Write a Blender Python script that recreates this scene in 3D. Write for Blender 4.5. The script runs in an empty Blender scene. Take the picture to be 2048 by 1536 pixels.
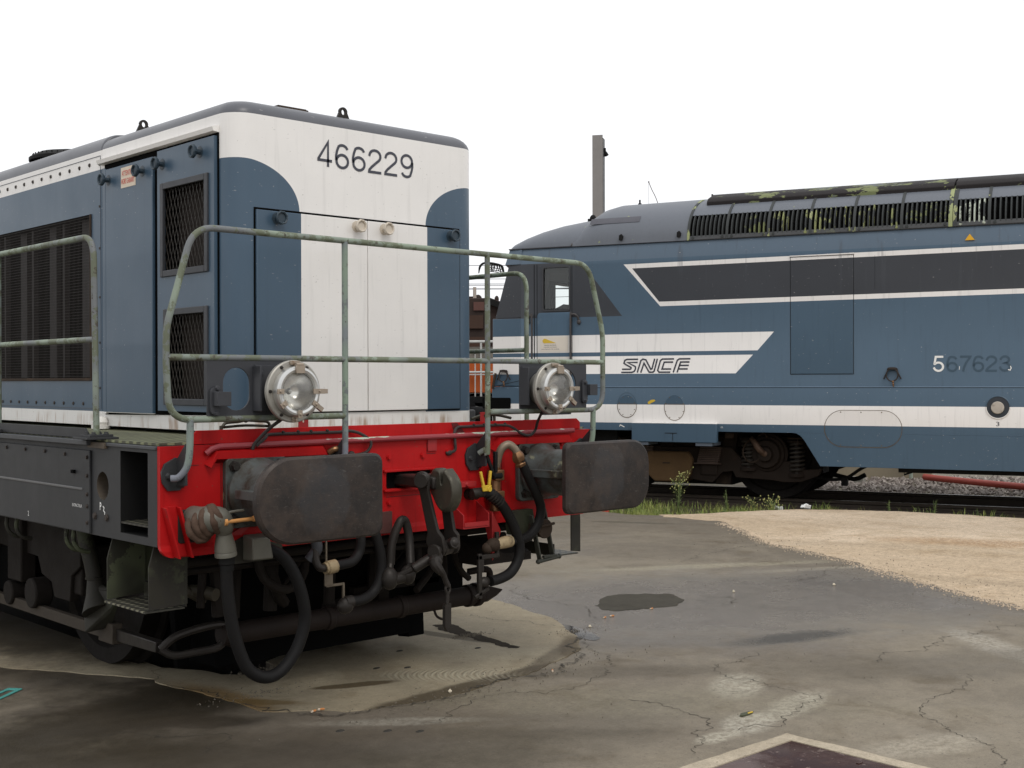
import bpy, bmesh, math, random
from mathutils import Vector, Matrix, noise
from mathutils.geometry import tessellate_polygon
random.seed(7)
R = math.radians
PI = math.pi
scene = bpy.context.scene
C = scene.collection

# ------------------------------------------------------------------ camera
CAM = Vector((-3.78334, -4.25621, 1.53709))
YAW, PITCH, ROLL = R(43.16400), R(-0.16685), R(-0.12963)
fwd = Vector((math.sin(YAW) * math.cos(PITCH), math.cos(YAW) * math.cos(PITCH), math.sin(PITCH)))
rgt = Vector((math.cos(YAW), -math.sin(YAW), 0))
upv = rgt.cross(fwd)
r2 = math.cos(ROLL) * rgt + math.sin(ROLL) * upv
u2 = -math.sin(ROLL) * rgt + math.cos(ROLL) * upv
cd = bpy.data.cameras.new('camera')
cam = bpy.data.objects.new('camera', cd)
C.objects.link(cam)
m = Matrix((r2, u2, -fwd)).transposed().to_4x4()
m.translation = CAM
cam.matrix_world = m
cd.sensor_width = 36.0
cd.lens = 2478.9 / 2048 * 36.0
cd.clip_start = 0.05
cd.clip_end = 2000
scene.camera = cam

# ------------------------------------------------------------------ sky, sun, exposure
SUN_EL, SUN_ROT = R(52), R(197)     # high, veiled by cloud, behind the photographer
w = bpy.data.worlds.new('World')
scene.world = w
w.use_nodes = True
nt = w.node_tree
nt.nodes.clear()
sky = nt.nodes.new('ShaderNodeTexSky')
sky.sky_type = 'NISHITA'
sky.sun_disc = False
sky.sun_elevation = SUN_EL
sky.sun_rotation = SUN_ROT
sky.dust_density = 4.0
cloud = nt.nodes.new('ShaderNodeTexNoise')
cloud.inputs['Scale'].default_value = 1.6
cloud.inputs['Detail'].default_value = 5
cr = nt.nodes.new('ShaderNodeValToRGB')
cr.color_ramp.elements[0].position = .25
cr.color_ramp.elements[0].color = (14.0, 14.2, 14.6, 1)
cr.color_ramp.elements[1].position = .75
cr.color_ramp.elements[1].color = (16.8, 16.9, 17.1, 1)
mixw = nt.nodes.new('ShaderNodeMixRGB')
mixw.inputs[0].default_value = 0.93
bg = nt.nodes.new('ShaderNodeBackground')
bg.inputs['Strength'].default_value = 0.074
wo = nt.nodes.new('ShaderNodeOutputWorld')
tcw = nt.nodes.new('ShaderNodeTexCoord')
nt.links.new(tcw.outputs['Generated'], cloud.inputs['Vector'])
nt.links.new(cloud.outputs['Fac'], cr.inputs[0])
nt.links.new(sky.outputs[0], mixw.inputs[1])
nt.links.new(cr.outputs[0], mixw.inputs[2])
nt.links.new(mixw.outputs[0], bg.inputs['Color'])
nt.links.new(bg.outputs[0], wo.inputs[0])
sl = bpy.data.lights.new('sun', 'SUN')
sl.energy = 1.0
sl.angle = R(18)
sl.color = (1.0, .955, .89)
so = bpy.data.objects.new('sun', sl)
C.objects.link(so)
# direction towards the sun (Nishita: rotation measured clockwise from +Y)
sd = Vector((math.sin(SUN_ROT) * math.cos(SUN_EL), math.cos(SUN_ROT) * math.cos(SUN_EL), math.sin(SUN_EL)))
so.rotation_euler = sd.to_track_quat('Z', 'Y').to_euler()
so.location = (0, 0, 30)
scene.view_settings.view_transform = 'Standard'
scene.view_settings.look = 'None'
scene.view_settings.exposure = 0.0
scene.view_settings.gamma = 1
try:
    scene.cycles.max_bounces = 8
    scene.cycles.sample_clamp_indirect = 6
    scene.cycles.use_denoising = True
except Exception:
    pass

# ------------------------------------------------------------------ shader helpers
class X:
    """a scalar node expression"""
    def __init__(s, nt, v): s.nt, s.v = nt, v
    def op(s, o, *a, clamp=False):
        n = s.nt.nodes.new('ShaderNodeMath'); n.operation = o; n.use_clamp = clamp
        for i, q in enumerate((s,) + a):
            q = q.v if isinstance(q, X) else q
            if isinstance(q, (int, float)): n.inputs[i].default_value = q
            else: s.nt.links.new(q, n.inputs[i])
        return X(s.nt, n.outputs[0])
    def __add__(s, o): return s.op('ADD', o)
    __radd__ = __add__
    def __sub__(s, o): return s.op('SUBTRACT', o)
    def __rsub__(s, o): return X(s.nt, o).op('SUBTRACT', s)
    def __mul__(s, o): return s.op('MULTIPLY', o)
    __rmul__ = __mul__
    def __truediv__(s, o): return s.op('DIVIDE', o)
    def lt(s, o): return s.op('LESS_THAN', o)
    def gt(s, o): return s.op('GREATER_THAN', o)
    def mx(s, o): return s.op('MAXIMUM', o)
    def mn(s, o): return s.op('MINIMUM', o)
    def abs(s): return s.op('ABSOLUTE')
    def clamp(s): return s.op('ADD', 0.0, clamp=True)
    def step(s, a, b):
        n = s.nt.nodes.new('ShaderNodeMapRange'); n.interpolation_type = 'SMOOTHSTEP'
        s.nt.links.new(s.v, n.inputs[0]); n.inputs[1].default_value = a; n.inputs[2].default_value = b
        n.inputs[3].default_value = 0; n.inputs[4].default_value = 1
        return X(s.nt, n.outputs[0])

class Mat:
    def __init__(s, name):
        s.m = bpy.data.materials.new(name); s.m.use_nodes = True
        s.nt = s.m.node_tree; s.nt.nodes.clear()
        s.out = s.nt.nodes.new('ShaderNodeOutputMaterial')
        s.p = s.nt.nodes.new('ShaderNodeBsdfPrincipled')
        s.nt.links.new(s.p.outputs[0], s.out.inputs[0])
        s.tc = s.nt.nodes.new('ShaderNodeTexCoord')
        s.obj = s.tc.outputs['Object']
        sp = s.nt.nodes.new('ShaderNodeSeparateXYZ'); s.nt.links.new(s.obj, sp.inputs[0])
        s.x, s.y, s.z = (X(s.nt, sp.outputs[i]) for i in range(3))
    def noise(s, scale, detail=3, rough=.55, stretch=(1, 1, 1), off=0, dist=0.0):
        mp = s.nt.nodes.new('ShaderNodeMapping'); mp.inputs['Scale'].default_value = stretch
        mp.inputs['Location'].default_value = (off, off * .7, off * .3)
        s.nt.links.new(s.obj, mp.inputs[0])
        n = s.nt.nodes.new('ShaderNodeTexNoise'); n.inputs['Scale'].default_value = scale
        n.inputs['Detail'].default_value = detail; n.inputs['Roughness'].default_value = rough
        n.inputs['Distortion'].default_value = dist
        s.nt.links.new(mp.outputs[0], n.inputs['Vector'])
        return X(s.nt, n.outputs['Fac'])
    def mix(s, f, a, b, mode='MIX'):
        n = s.nt.nodes.new('ShaderNodeMixRGB'); n.blend_type = mode
        for i, q in enumerate((f, a, b)):
            q = q.v if isinstance(q, X) else q
            if isinstance(q, (int, float)): n.inputs[i].default_value = q if i == 0 else (q, q, q, 1)
            elif isinstance(q, tuple): n.inputs[i].default_value = (q[0], q[1], q[2], 1)
            else: s.nt.links.new(q, n.inputs[i])
        return n.outputs[0]
    def bump(s, h, strength=.3, dist=.01):
        b = s.nt.nodes.new('ShaderNodeBump'); b.inputs['Strength'].default_value = strength
        b.inputs['Distance'].default_value = dist
        s.nt.links.new(h.v, b.inputs['Height'])
        s.nt.links.new(b.outputs[0], s.p.inputs['Normal'])
    def set(s, name, v):
        v = v.v if isinstance(v, X) else v
        if isinstance(v, tuple): s.p.inputs[name].default_value = (v[0], v[1], v[2], 1)
        elif isinstance(v, (int, float)): s.p.inputs[name].default_value = v
        else: s.nt.links.new(v, s.p.inputs[name])

def weather(M, col, var=.14, scale=3.0, streak=.0, specks=0.0, dirt=None, damt=.35, dscale=2.5):
    """brightness mottling, rain streaks, dirt patches over a colour"""
    n1 = M.noise(scale, 5, .6)
    f = (n1 - .5) * (2 * var) + 1.0
    if streak:
        st = M.noise(9, 4, .6, (3.2, 3.2, .22), 5)
        f = f - st.step(.52, .8) * streak
    c = M.mix(1.0, col, f, 'MULTIPLY')
    if dirt:
        d = M.noise(dscale, 7, .68, (1, 1, .6), 11).step(1 - damt, 1 - damt + .22)
        c = M.mix(d * .75, c, dirt)
    if specks:
        sp = M.noise(70, 2, .5, (1, 1, 1), 3).step(.72, .76) * specks
        c = M.mix(sp, c, (.10, .07, .05))
    return c

def simple(name, col, rough=.5, metal=0.0, var=.15, scale=3.0, streak=0.0, dirt=None, damt=.35, dscale=2.5, bump=0.0, bscale=60, specks=0.0, rvar=.12, spec=.38):
    M = Mat(name); M.set('Specular IOR Level', spec)
    M.set('Base Color', weather(M, col, var, scale, streak, specks, dirt, damt, dscale))
    M.set('Metallic', metal)
    M.set('Roughness', ((M.noise(scale * 2, 4, .6, (1, 1, 1), 9) - .5) * (2 * rvar) + rough).clamp())
    if bump:
        M.bump(M.noise(bscale, 4, .6), bump, .01)
    return M.m

def chipped(name, cols, scale=14, rough=.55, th=(.5, .6)):
    """two paints and bare rust showing in patches"""
    M = Mat(name)
    n = M.noise(scale, 6, .7, (1, 1, 1), 2)
    big = M.noise(2.2, 3, .5, (1, 1, 1), 4)
    c = M.mix(big.step(.42, .6), cols[0], cols[1])
    c = M.mix(n.step(th[0], th[0] + .03) * .85, c, cols[2])
    c = M.mix(M.noise(scale * 1.7, 6, .7, (1, 1, 1), 8).step(th[1], th[1] + .03) * .8, c, cols[3])
    M.set('Base Color', c); M.set('Roughness', rough); M.set('Specular IOR Level', .3)
    M.bump(n, .25, .004)
    return M.m

BLUE = (.048, .086, .130)
WHITE = (.765, .745, .72)
GREYP = (.145, .140, .165)
DKGREY = (.030, .034, .041)

def livery_shunter():
    M = Mat('shunter_paint')
    t = M.x.abs().mn(.73)
    ell = ((t - .73) / .334)
    ell = ell * ell
    zz = (M.z.mx(2.36) - 2.36) / .234
    arc = (ell + zz * zz).lt(1.0)
    side = M.y.gt(.992)
    bluem = (side * M.z.lt(2.702) + (1.0 - side) * arc) * M.z.gt(1.372)
    white = weather(M, WHITE, .06, 5, .10, .5, (.36, .30, .20), .27, 3.0)
    blue = weather(M, BLUE, .10, 2.2, .10, .0, (.08, .09, .10), .30, 2.0)
    # rust runs over the lower white band
    run = M.noise(6, 4, .6, (2.5, 2.5, .35), 31).step(.5, .72) * (1.0 - M.z.step(1.33, 1.375)) * .8
    white = M.mix(run, white, (.30, .17, .08))
    c = M.mix(bluem, white, blue)
    grey = weather(M, (.098, .102, .116), .08, 3)
    line = M.z.gt(2.803) * (1.0 - M.z.gt(2.808))
    c = M.mix(M.z.gt(2.806), c, grey)
    # fine scratches
    sc = M.noise(38, 2, .4, (1, 1, 2.6), 17).step(.735, .75)
    c = M.mix(sc * .35, c, (.40, .39, .38))
    M.set('Base Color', c)
    M.set('Roughness', ((M.noise(2.5, 4, .6, (1, 1, 1), 9) - .5) * .25 + .36).clamp())
    M.set('Specular IOR Level', .45)
    M.bump(M.noise(1.6, 2, .4) + M.noise(5, 2, .4, (1, 1, .4), 9) * .2, .22, .02)
    return M.m

def livery_main():
    M = Mat('main_line_paint')
    s, z = M.x, M.z
    blue = weather(M, (.050, .092, .138), .13, 1.1, .16, .0, (.075, .085, .10), .33, 1.2)
    white = weather(M, (.76, .735, .71), .05, 3, .16, .3, (.40, .36, .30), .24, 3)
    dark = weather(M, (.027, .030, .037), .16, 1.5, .0)
    c = blue
    # upper wedge: white outline, dark field
    top = z - (s + 1.8) * .0055
    inb = top.lt(3.049) * top.gt(2.487)
    edge = (s + 1.814) - (3.049 - z) * .8977
    W = inb * edge.gt(0)
    inb2 = top.lt(2.992) * top.gt(2.545)
    edge2 = (s + 1.689) - (2.985 - z) * .827
    D = inb2 * edge2.gt(0)
    c = M.mix(W, c, white)
    c = M.mix(D, c, dark)
    # cab wedge
    cabw = z.gt(2.376) * z.lt(3.112) * (s - (-1.836) + (z - 2.376) * .78).lt(0)
    c = M.mix(cabw, c, dark)
    A = z.gt(1.905) * z.lt(2.135) * (s - .166 + (2.135 - z) * .90).lt(0)
    B = z.gt(1.620) * z.lt(1.852) * (s + .101 + (1.850 - z) * .95).lt(0)
    c = M.mix((A + B).clamp(), c, white)
    Cb = z.gt(.982) * z.lt(1.220)
    c = M.mix(Cb, c, white)
    # paler upper band, then drips under the roof edge
    c = M.mix(z.gt(3.112) * .45, c, (.115, .150, .195))  # chalked paint, with the sky's light on this band put into the colour
    dr = M.noise(7, 3, .5, (2.5, 1, .12), 41).step(.60, .74) * z.step(2.2, 3.2) * .40
    c = M.mix(dr, c, (.05, .055, .065))
    sc = M.noise(30, 2, .4, (1, 1, 2.2), 17).step(.745, .76)
    c = M.mix(sc * .5, c, (.45, .44, .42))
    M.set('Base Color', c)
    M.set('Roughness', ((M.noise(1.5, 5, .6, (1, 1, 1), 9) - .5) * .3 + .48).clamp())
    M.bump(M.noise(.9, 2, .4) + M.noise(3.2, 2, .4, (1, 1, .35), 9) * .25, .28, .03)
    return M.m

P_SHUNT = livery_shunter()
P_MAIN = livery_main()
RED = simple('red_paint', (.40, .0075, .0085), .5, 0, .28, 6, .30, (.10, .016, .012), .40, 5.0, .08, 30, .8, spec=.18)
RED_D = simple('worn_red_paint', (.33, .018, .020), .5, 0, .25, 8, 0, (.09, .03, .03), .42, 9)
GREYM = simple('dark_grey_paint', (.033, .034, .036), .5, 0, .18, 3, .18, (.07, .055, .038), .30, 3.0, .03, 60, spec=0.28)
GREYB = simple('bracket_grey_paint', (.042, .044, .050), .45, 0, .2, 7, 0, (.07, .06, .045), .38, 7, spec=0.28)
BLACK = simple('sooty_black', (.009, .009, .009), .75, 0, .3, 6, spec=.2)
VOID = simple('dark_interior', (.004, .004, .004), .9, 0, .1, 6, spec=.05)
STEEL = simple('oily_steel', (.032, .028, .025), .42, .35, .3, 10, 0, (.055, .040, .025), .42, 12, .1, 90, spec=0.22)
HOOKM = simple('worn_hook_steel', (.060, .055, .042), .40, .4, .35, 12, 0, (.12, .125, .075), .46, 20, .1, 90, spec=0.3)
RUSTY = simple('rusty_brown', (.045, .031, .022), .75, .1, .35, 7, 0, (.10, .062, .038), .45, 6, .15, 90, spec=0.2)
BOGIE = simple('bogie_grime', (.012, .009, .007), .8, .0, .35, 5, 0, (.030, .020, .013), .36, 5, .15, 70, spec=.25)
BOGIE2 = simple('main_bogie_grime', (.020, .013, .009), .78, .1, .40, 4, 0, (.07, .042, .024), .42, 3.5, .15, 70, spec=.25)
TANKM = simple('ochre_dusty_tank', (.115, .068, .032), .8, 0, .25, 6, 0, (.04, .026, .016), .45, 4, spec=0.2)
RUBBER = simple('black_rubber', (.011, .0105, .0105), .55, 0, .2, 14, 0, (.020, .017, .014), .4, 14, .05, 120, spec=0.15)
GREENR = chipped('pale_green_rail', ((.235, .285, .22), (.150, .160, .165), (.12, .135, .085), (.06, .045, .035)))
GREYR = chipped('grey_rail', ((.17, .18, .21), (.21, .27, .21), (.13, .14, .15), (.07, .05, .05)), 16, .5, (.55, .62))
GREENP = chipped('olive_flaked_steel', ((.024, .022, .016), (.070, .080, .046), (.022, .020, .016), (.030, .024, .019)), 3.5, .65, (.52, .62))
CHROME = simple('dull_polished_metal', (.36, .345, .31), .50, .6, .10, 9, 0, (.20, .17, .13), .34, 9)
CHROME2 = simple('bright_ring_metal', (.60, .60, .585), .36, .85, .05, 9)
BRASS = simple('tarnished_clip', (.36, .30, .24), .45, .7, .25, 20, 0, (.20, .10, .04), .45, 18)
MIRROR = simple('reflector_silver', (.86, .85, .82), .24, 1.0, .02, 3)
COPPER = simple('brass_fitting', (.24, .13, .065), .4, .7, .3, 25, 0, (.10, .06, .03), .42, 20)
ELBOWM = simple('cast_elbow', (.21, .165, .12), .5, .4, .25, 25, 0, (.13, .09, .06), .42, 20)
GREYCAST = simple('grey_cast_fitting', (.135, .130, .108), .5, .2, .2, 14, 0, (.10, .085, .06), .38, 12)
CLOTH = simple('brown_canvas_cover', (.085, .055, .040), .85, 0, .3, 16, 0, (.16, .13, .10), .42, 12, .3, 40, spec=0.15)
ORANGEL = simple('orange_lever_paint', (.62, .30, .10), .5, 0, .15, 30, 0, (.15, .09, .05), .3, 30)
YELLOW = simple('yellow_paint', (.62, .42, .04), .5, 0, .15, 20, 0, (.25, .18, .05), .35, 30)
CREAM = simple('cream_tape', (.34, .26, .15), .6, 0, .25, 30, 0, (.05, .035, .02), .52, 22)
BUFFERM = None

def plate_material():
    M = Mat('buffer_plate_steel')
    n = M.noise(9, 7, .7, (1, 1, 1), 2)
    c = M.mix(n.step(.38, .66), (.024, .021, .020), (.044, .034, .029))
    # polished contact patch in the middle of each plate, and arc scratches
    dx = (M.x.abs() - .86) / .135
    dz = (M.z - 1.05) / .155
    d = (dx * dx + dz * dz).op('SQRT') + (M.noise(14, 5, .7, (1, 1, 1), 6) - .5) * .75
    inner = 1.0 - d.step(.80, 1.0)
    ring = d.step(.86, .95) * (1.0 - d.step(.98, 1.12))
    c = M.mix(inner * .5, c, (.044, .045, .048))
    c = M.mix(ring * M.noise(8, 4, .6, (1, 1, 1), 50).step(.45, .65) * .35, c, (.080, .078, .076))
    sc = M.noise(42, 4, .7, (1, 1, 3.5), 20, .8).step(.60, .66)
    c = M.mix(sc * .40, c, (.11, .10, .092))
    c = M.mix(M.noise(4, 5, .7, (1, 1, 1), 77).step(.5, .7) * .5, c, (.070, .052, .042))
    M.set('Base Color', c); M.set('Metallic', .15); M.set('Specular IOR Level', .25)
    M.set('Roughness', (n - .5) * .5 + .48)
    M.bump(M.noise(45, 5, .7, (1, 1, 1), 3), .25, .004)
    return M.m
BUFFERM = plate_material()

def housing_material():
    M = Mat('buffer_housing_paint')
    n = M.noise(7, 6, .7, (1, 1, 1), 2)
    c = M.mix(n.step(.40, .62), (.075, .085, .082), (.040, .034, .026))
    c = M.mix(M.noise(10, 4, .6, (1, 1, 1), 12).step(.62, .68) * .8, c, (.20, .20, .13))
    M.set('Base Color', c); M.set('Roughness', .45); M.set('Specular IOR Level', .3)
    M.bump(n, .15, .005)
    return M.m
HOUSING = housing_material()

def stripe_mat(name, cols, scale, dscale=5):
    M = Mat(name)
    n = M.noise(scale, 6, .65, (.6, 1, 1), 2)
    c = M.mix(n.step(.50, .53), cols[0], cols[1])
    c = M.mix(M.noise(scale * 1.1, 6, .65, (.6, 1, 1), 22).step(.60, .62), c, cols[2])
    M.set('Base Color', c); M.set('Roughness', .55)
    return M.m
ROOF = Mat('faded_roof_paint')
_c = weather(ROOF, (.118, .130, .152), .12, 1.6, .10, .2, (.075, .07, .075), .36, 1.6)
_c = ROOF.mix(ROOF.noise(5, 6, .7, (1, 1, 1), 44).step(.66, .69), _c, (.27, .30, .13))
ROOF.set('Base Color', _c); ROOF.set('Roughness', .5); ROOF = ROOF.m
def strip_mat(name, base, zone):
    M = Mat(name); n = M.noise(3.2, 7, .68, (.55, 1, 1), 3)
    zn = M.x.step(zone[0], zone[0] + .25) * (1.0 - M.x.step(zone[1], zone[1] + .3))
    v = n + zn * .095
    c = M.mix(v.step(.60, .612), base, (.17, .19, .085))
    c = M.mix(v.step(.625, .637) * M.noise(1.3, 2, .5, (1, 1, 1), 9).step(.46, .50), c, (.095, .105, .125))
    M.set('Base Color', c); M.set('Roughness', .6); M.set('Specular IOR Level', .25)
    return M.m
ROOFSTRIP = strip_mat('peeling_black_roof_strip', (.016, .013, .013), (-.55, 1.5))
LOUVRE = strip_mat('louvre_paint', (.046, .050, .050), (90, 91))
def flaked(name, th, pal):
    M = Mat(name); n = M.noise(6, 6, .65, (1.0, 1, .55), 3)
    c = M.mix(n.step(th, th + .015), (.046, .050, .050), pal); M.set('Base Color', c); M.set('Roughness', .6); M.set('Specular IOR Level', .25); return M.m
LOUV_A = flaked('louvre_paint_flaking', .58, (.25, .27, .12)); LOUV_B = flaked('louvre_paint_much_flaked', .53, (.27, .29, .13)); LOUV_C = flaked('louvre_paint_pale_flakes', .55, (.46, .50, .42))
RIBM = flaked('roof_rib_paint', .62, (.30, .32, .16)); RIB0 = flaked('roof_rib_yellowed', .50, (.30, .33, .16))

def glass(name='glass', tint=(.9, .93, .92), rough=.0, fac=.0):
    m = bpy.data.materials.new(name); m.use_nodes = True
    n = m.node_tree; n.nodes.clear()
    o = n.nodes.new('ShaderNodeOutputMaterial'); mx = n.nodes.new('ShaderNodeMixShader')
    t = n.nodes.new('ShaderNodeBsdfTransparent'); g = n.nodes.new('ShaderNodeBsdfGlossy')
    t.inputs[0].default_value = (*tint, 1); g.inputs['Roughness'].default_value = rough
    fr = n.nodes.new('ShaderNodeFresnel'); fr.inputs[0].default_value = 1.5
    ad = n.nodes.new('ShaderNodeMath'); ad.operation = 'ADD'; ad.inputs[1].default_value = fac
    n.links.new(fr.outputs[0], ad.inputs[0])
    n.links.new(ad.outputs[0], mx.inputs[0]); n.links.new(t.outputs[0], mx.inputs[1]); n.links.new(g.outputs[0], mx.inputs[2])
    n.links.new(mx.outputs[0], o.inputs[0])
    return m
GLASS = glass()
LENS = glass('ribbed_lens_glass', (.90, .90, .88), .06, .02)

# a share of pale diffuse over the lens glass, for a frosted look
_n = LENS.node_tree; _mx = [x for x in _n.nodes if x.type == 'MIX_SHADER'][0]; _o = [x for x in _n.nodes if x.type == 'OUTPUT_MATERIAL'][0]
_d = _n.nodes.new('ShaderNodeBsdfDiffuse'); _d.inputs[0].default_value = (.62, .61, .58, 1); _m2 = _n.nodes.new('ShaderNodeMixShader'); _m2.inputs[0].default_value = .17
_n.links.new(_mx.outputs[0], _m2.inputs[1]); _n.links.new(_d.outputs[0], _m2.inputs[2]); _n.links.new(_m2.outputs[0], _o.inputs[0])
# ------------------------------------------------------------------ mesh helpers
def V(*a): return Vector(a)
AX = {'x': lambda a, b, c: (c, a, b), 'y': lambda a, b, c: (a, c, b), 'z': lambda a, b, c: (a, b, c)}

class MB:
    def __init__(s): s.v, s.f = [], []
    def add(s, vs, fs):
        n = len(s.v); s.v += [tuple(v) for v in vs]; s.f += [tuple(i + n for i in f) for f in fs]; return s
    def box(s, x0, x1, y0, y1, z0, z1):
        return s.add([(x, y, z) for z in (z0, z1) for y in (y0, y1) for x in (x0, x1)],
                     [(0, 2, 3, 1), (4, 5, 7, 6), (0, 1, 5, 4), (2, 6, 7, 3), (0, 4, 6, 2), (1, 3, 7, 5)])
    def prism(s, pts, a, b, axis='y'):
        f = AX[axis]; n = len(pts)
        return s.add([f(p[0], p[1], a) for p in pts] + [f(p[0], p[1], b) for p in pts],
                     [tuple(range(n))[::-1], tuple(range(n, 2 * n))] + [(i, (i + 1) % n, n + (i + 1) % n, n + i) for i in range(n)])
    def plate(s, outer, holes, a, b, axis='y'):
        f = AX[axis]; loops = [outer] + holes
        flat = [p for l in loops for p in l]; n = len(flat)
        tris = tessellate_polygon([[V(p[0], p[1], 0) for p in l] for l in loops])
        vs = [f(p[0], p[1], a) for p in flat] + [f(p[0], p[1], b) for p in flat]
        fs = [t for t in tris] + [(t[2] + n, t[1] + n, t[0] + n) for t in tris]
        k = 0
        for l in loops:
            for i in range(len(l)):
                p, q = k + i, k + (i + 1) % len(l); fs.append((p, q, q + n, p + n))
            k += len(l)
        return s.add(vs, fs)
    def obox(s, c, dx, dy, dz, ax=(1, 0, 0), ay=(0, 1, 0)):
        ax = V(*ax).normalized(); ay = V(*ay); az = ax.cross(ay).normalized(); ay = az.cross(ax)
        c = V(*c)
        return s.add([c + ax * (dx / 2 * i) + ay * (dy / 2 * j) + az * (dz / 2 * k) for k in (-1, 1) for j in (-1, 1) for i in (-1, 1)],
                     [(0, 2, 3, 1), (4, 5, 7, 6), (0, 1, 5, 4), (2, 6, 7, 3), (0, 4, 6, 2), (1, 3, 7, 5)])
    def lathe(s, prof, o, d, seg=24, caps=True):
        o = V(*o); d = V(*d).normalized()
        a = d.orthogonal().normalized(); b = d.cross(a)
        vs = []
        for r, h in prof:
            for i in range(seg):
                t = 2 * PI * i / seg
                vs.append(o + d * h + (a * math.cos(t) + b * math.sin(t)) * r)
        fs = []
        for j in range(len(prof) - 1):
            for i in range(seg):
                p, q = j * seg + i, j * seg + (i + 1) % seg
                fs.append((p, q, q + seg, p + seg))
        if caps:
            fs.append(tuple(range(seg))[::-1]); fs.append(tuple(range((len(prof) - 1) * seg, len(prof) * seg)))
        return s.add(vs, fs)
    def cyl(s, a, b, r, seg=16, r1=None):
        a, b = V(*a), V(*b)
        return s.lathe([(r, 0), (r1 or r, (b - a).length)], a, b - a, seg)
    def tube(s, path, r, seg=10, smooth=0, closed=False):
        P = [V(*p) for p in path]
        rs = r if isinstance(r, (list, tuple)) else [r] * len(P)
        if smooth:
            Q, qr = [], []
            n = len(P)
            for i in range(n if closed else n - 1):
                p0, p1 = P[i - 1] if (i or closed) else P[0] * 2 - P[1], P[i]
                p2 = P[(i + 1) % n]; p3 = P[(i + 2) % n] if (closed or i + 2 < n) else P[-1] * 2 - P[-2]
                for k in range(smooth):
                    t = k / smooth
                    Q.append(.5 * ((2 * p1) + (p2 - p0) * t + (2 * p0 - 5 * p1 + 4 * p2 - p3) * t * t + (3 * p1 - p0 - 3 * p2 + p3) * t ** 3))
                    qr.append(rs[i] * (1 - t) + rs[(i + 1) % n] * t)
            if not closed: Q.append(P[-1]); qr.append(rs[-1])
            P, rs = Q, qr
        n = len(P)
        T = []
        for i in range(n):
            a = P[i - 1] if (i or closed) else P[0]; b = P[(i + 1) % n] if (closed or i + 1 < n) else P[-1]
            T.append((b - a).normalized())
        nrm = T[0].orthogonal().normalized(); vs = []
        for i in range(n):
            nrm = (nrm - T[i] * nrm.dot(T[i])).normalized(); bn = T[i].cross(nrm)
            for k in range(seg):
                t = 2 * PI * k / seg
                vs.append(P[i] + (nrm * math.cos(t) + bn * math.sin(t)) * rs[i])
        fs = []
        for i in range(n if closed else n - 1):
            j = (i + 1) % n
            for k in range(seg):
                fs.append((i * seg + k, i * seg + (k + 1) % seg, j * seg + (k + 1) % seg, j * seg + k))
        if not closed:
            fs.append(tuple(range(seg))[::-1]); fs.append(tuple(range((n - 1) * seg, n * seg)))
        return s.add(vs, fs)
    def hull(s, pts):
        bm = bmesh.new()
        for p in pts: bm.verts.new(p)
        bmesh.ops.convex_hull(bm, input=bm.verts)
        for v in [v for v in bm.verts if not v.link_faces]: bm.verts.remove(v)
        bmesh.ops.dissolve_limit(bm, angle_limit=.01, verts=bm.verts, edges=bm.edges)
        bm.verts.index_update()
        s.add([v.co[:] for v in bm.verts], [[v.index for v in f.verts] for f in bm.faces]); bm.free()
        return s
    def sphere(s, c, r, sx=1, sy=1, sz=1, seg=12):
        n = seg // 2
        prof = [(r * max(.02, math.sin(PI * i / n)), -r * math.cos(PI * i / n)) for i in range(n + 1)]
        k = len(s.v); s.lathe(prof, (0, 0, 0), (0, 0, 1), seg)
        for i in range(k, len(s.v)):
            x, y, z = s.v[i]; s.v[i] = (x * sx + c[0], y * sy + c[1], z * sz + c[2])
        return s
    def bolts(s, pts, d, r=.012, h=.01, seg=6):
        for p in pts: s.lathe([(r * 1.3, 0), (r * 1.3, h * .3), (r, h * .31), (r * .92, h)], p, d, seg)
        return s
    def build(s, name, mat, parent=None, bevel=0, ang=35, smooth=True):
        me = bpy.data.meshes.new(name)
        me.from_pydata(s.v, [], s.f)
        bm = bmesh.new(); bm.from_mesh(me)
        bmesh.ops.recalc_face_normals(bm, faces=bm.faces)
        bm.to_mesh(me); bm.free()
        if smooth:
            me.polygons.foreach_set('use_smooth', [True] * len(me.polygons))
            me.set_sharp_from_angle(angle=R(ang))
        if mat: me.materials.append(mat)
        o = bpy.data.objects.new(name, me); C.objects.link(o)
        if parent: o.parent = parent
        if bevel:
            b = o.modifiers.new('bevel', 'BEVEL'); b.width = bevel; b.segments = 2; b.limit_method = 'ANGLE'
            b.angle_limit = R(40); b.harden_normals = False
        return o

def cut(o, cutter, mat):
    """subtract a mesh from an object, the cut faces taking another material; nothing of the cutter stays"""
    t = cutter.build('cutter', mat, None, smooth=False)
    t.parent = o.parent
    for md in list(o.modifiers): o.modifiers.remove(md)
    b = o.modifiers.new('cut', 'BOOLEAN'); b.operation = 'DIFFERENCE'; b.object = t; b.solver = 'EXACT'
    b.material_mode = 'TRANSFER'; b.use_self = True
    bpy.context.view_layer.update()
    dg = bpy.context.evaluated_depsgraph_get()
    me = bpy.data.meshes.new_from_object(o.evaluated_get(dg))
    o.modifiers.clear(); o.data = me
    bpy.data.objects.remove(t)
    me.set_sharp_from_angle(angle=R(35))

def tag(o, label=None, cat=None, group=None, kind=None):
    if label: o['label'] = label
    if cat: o['category'] = cat
    if group: o['group'] = group
    if kind: o['kind'] = kind
    return o
def thing(name, label, cat, loc=(0, 0, 0), rz=0, group=None):
    o = bpy.data.objects.new(name, None); C.objects.link(o); o.location = loc; o.rotation_euler = (0, 0, rz)
    o.empty_display_size = .2
    return tag(o, label, cat, group)

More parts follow.
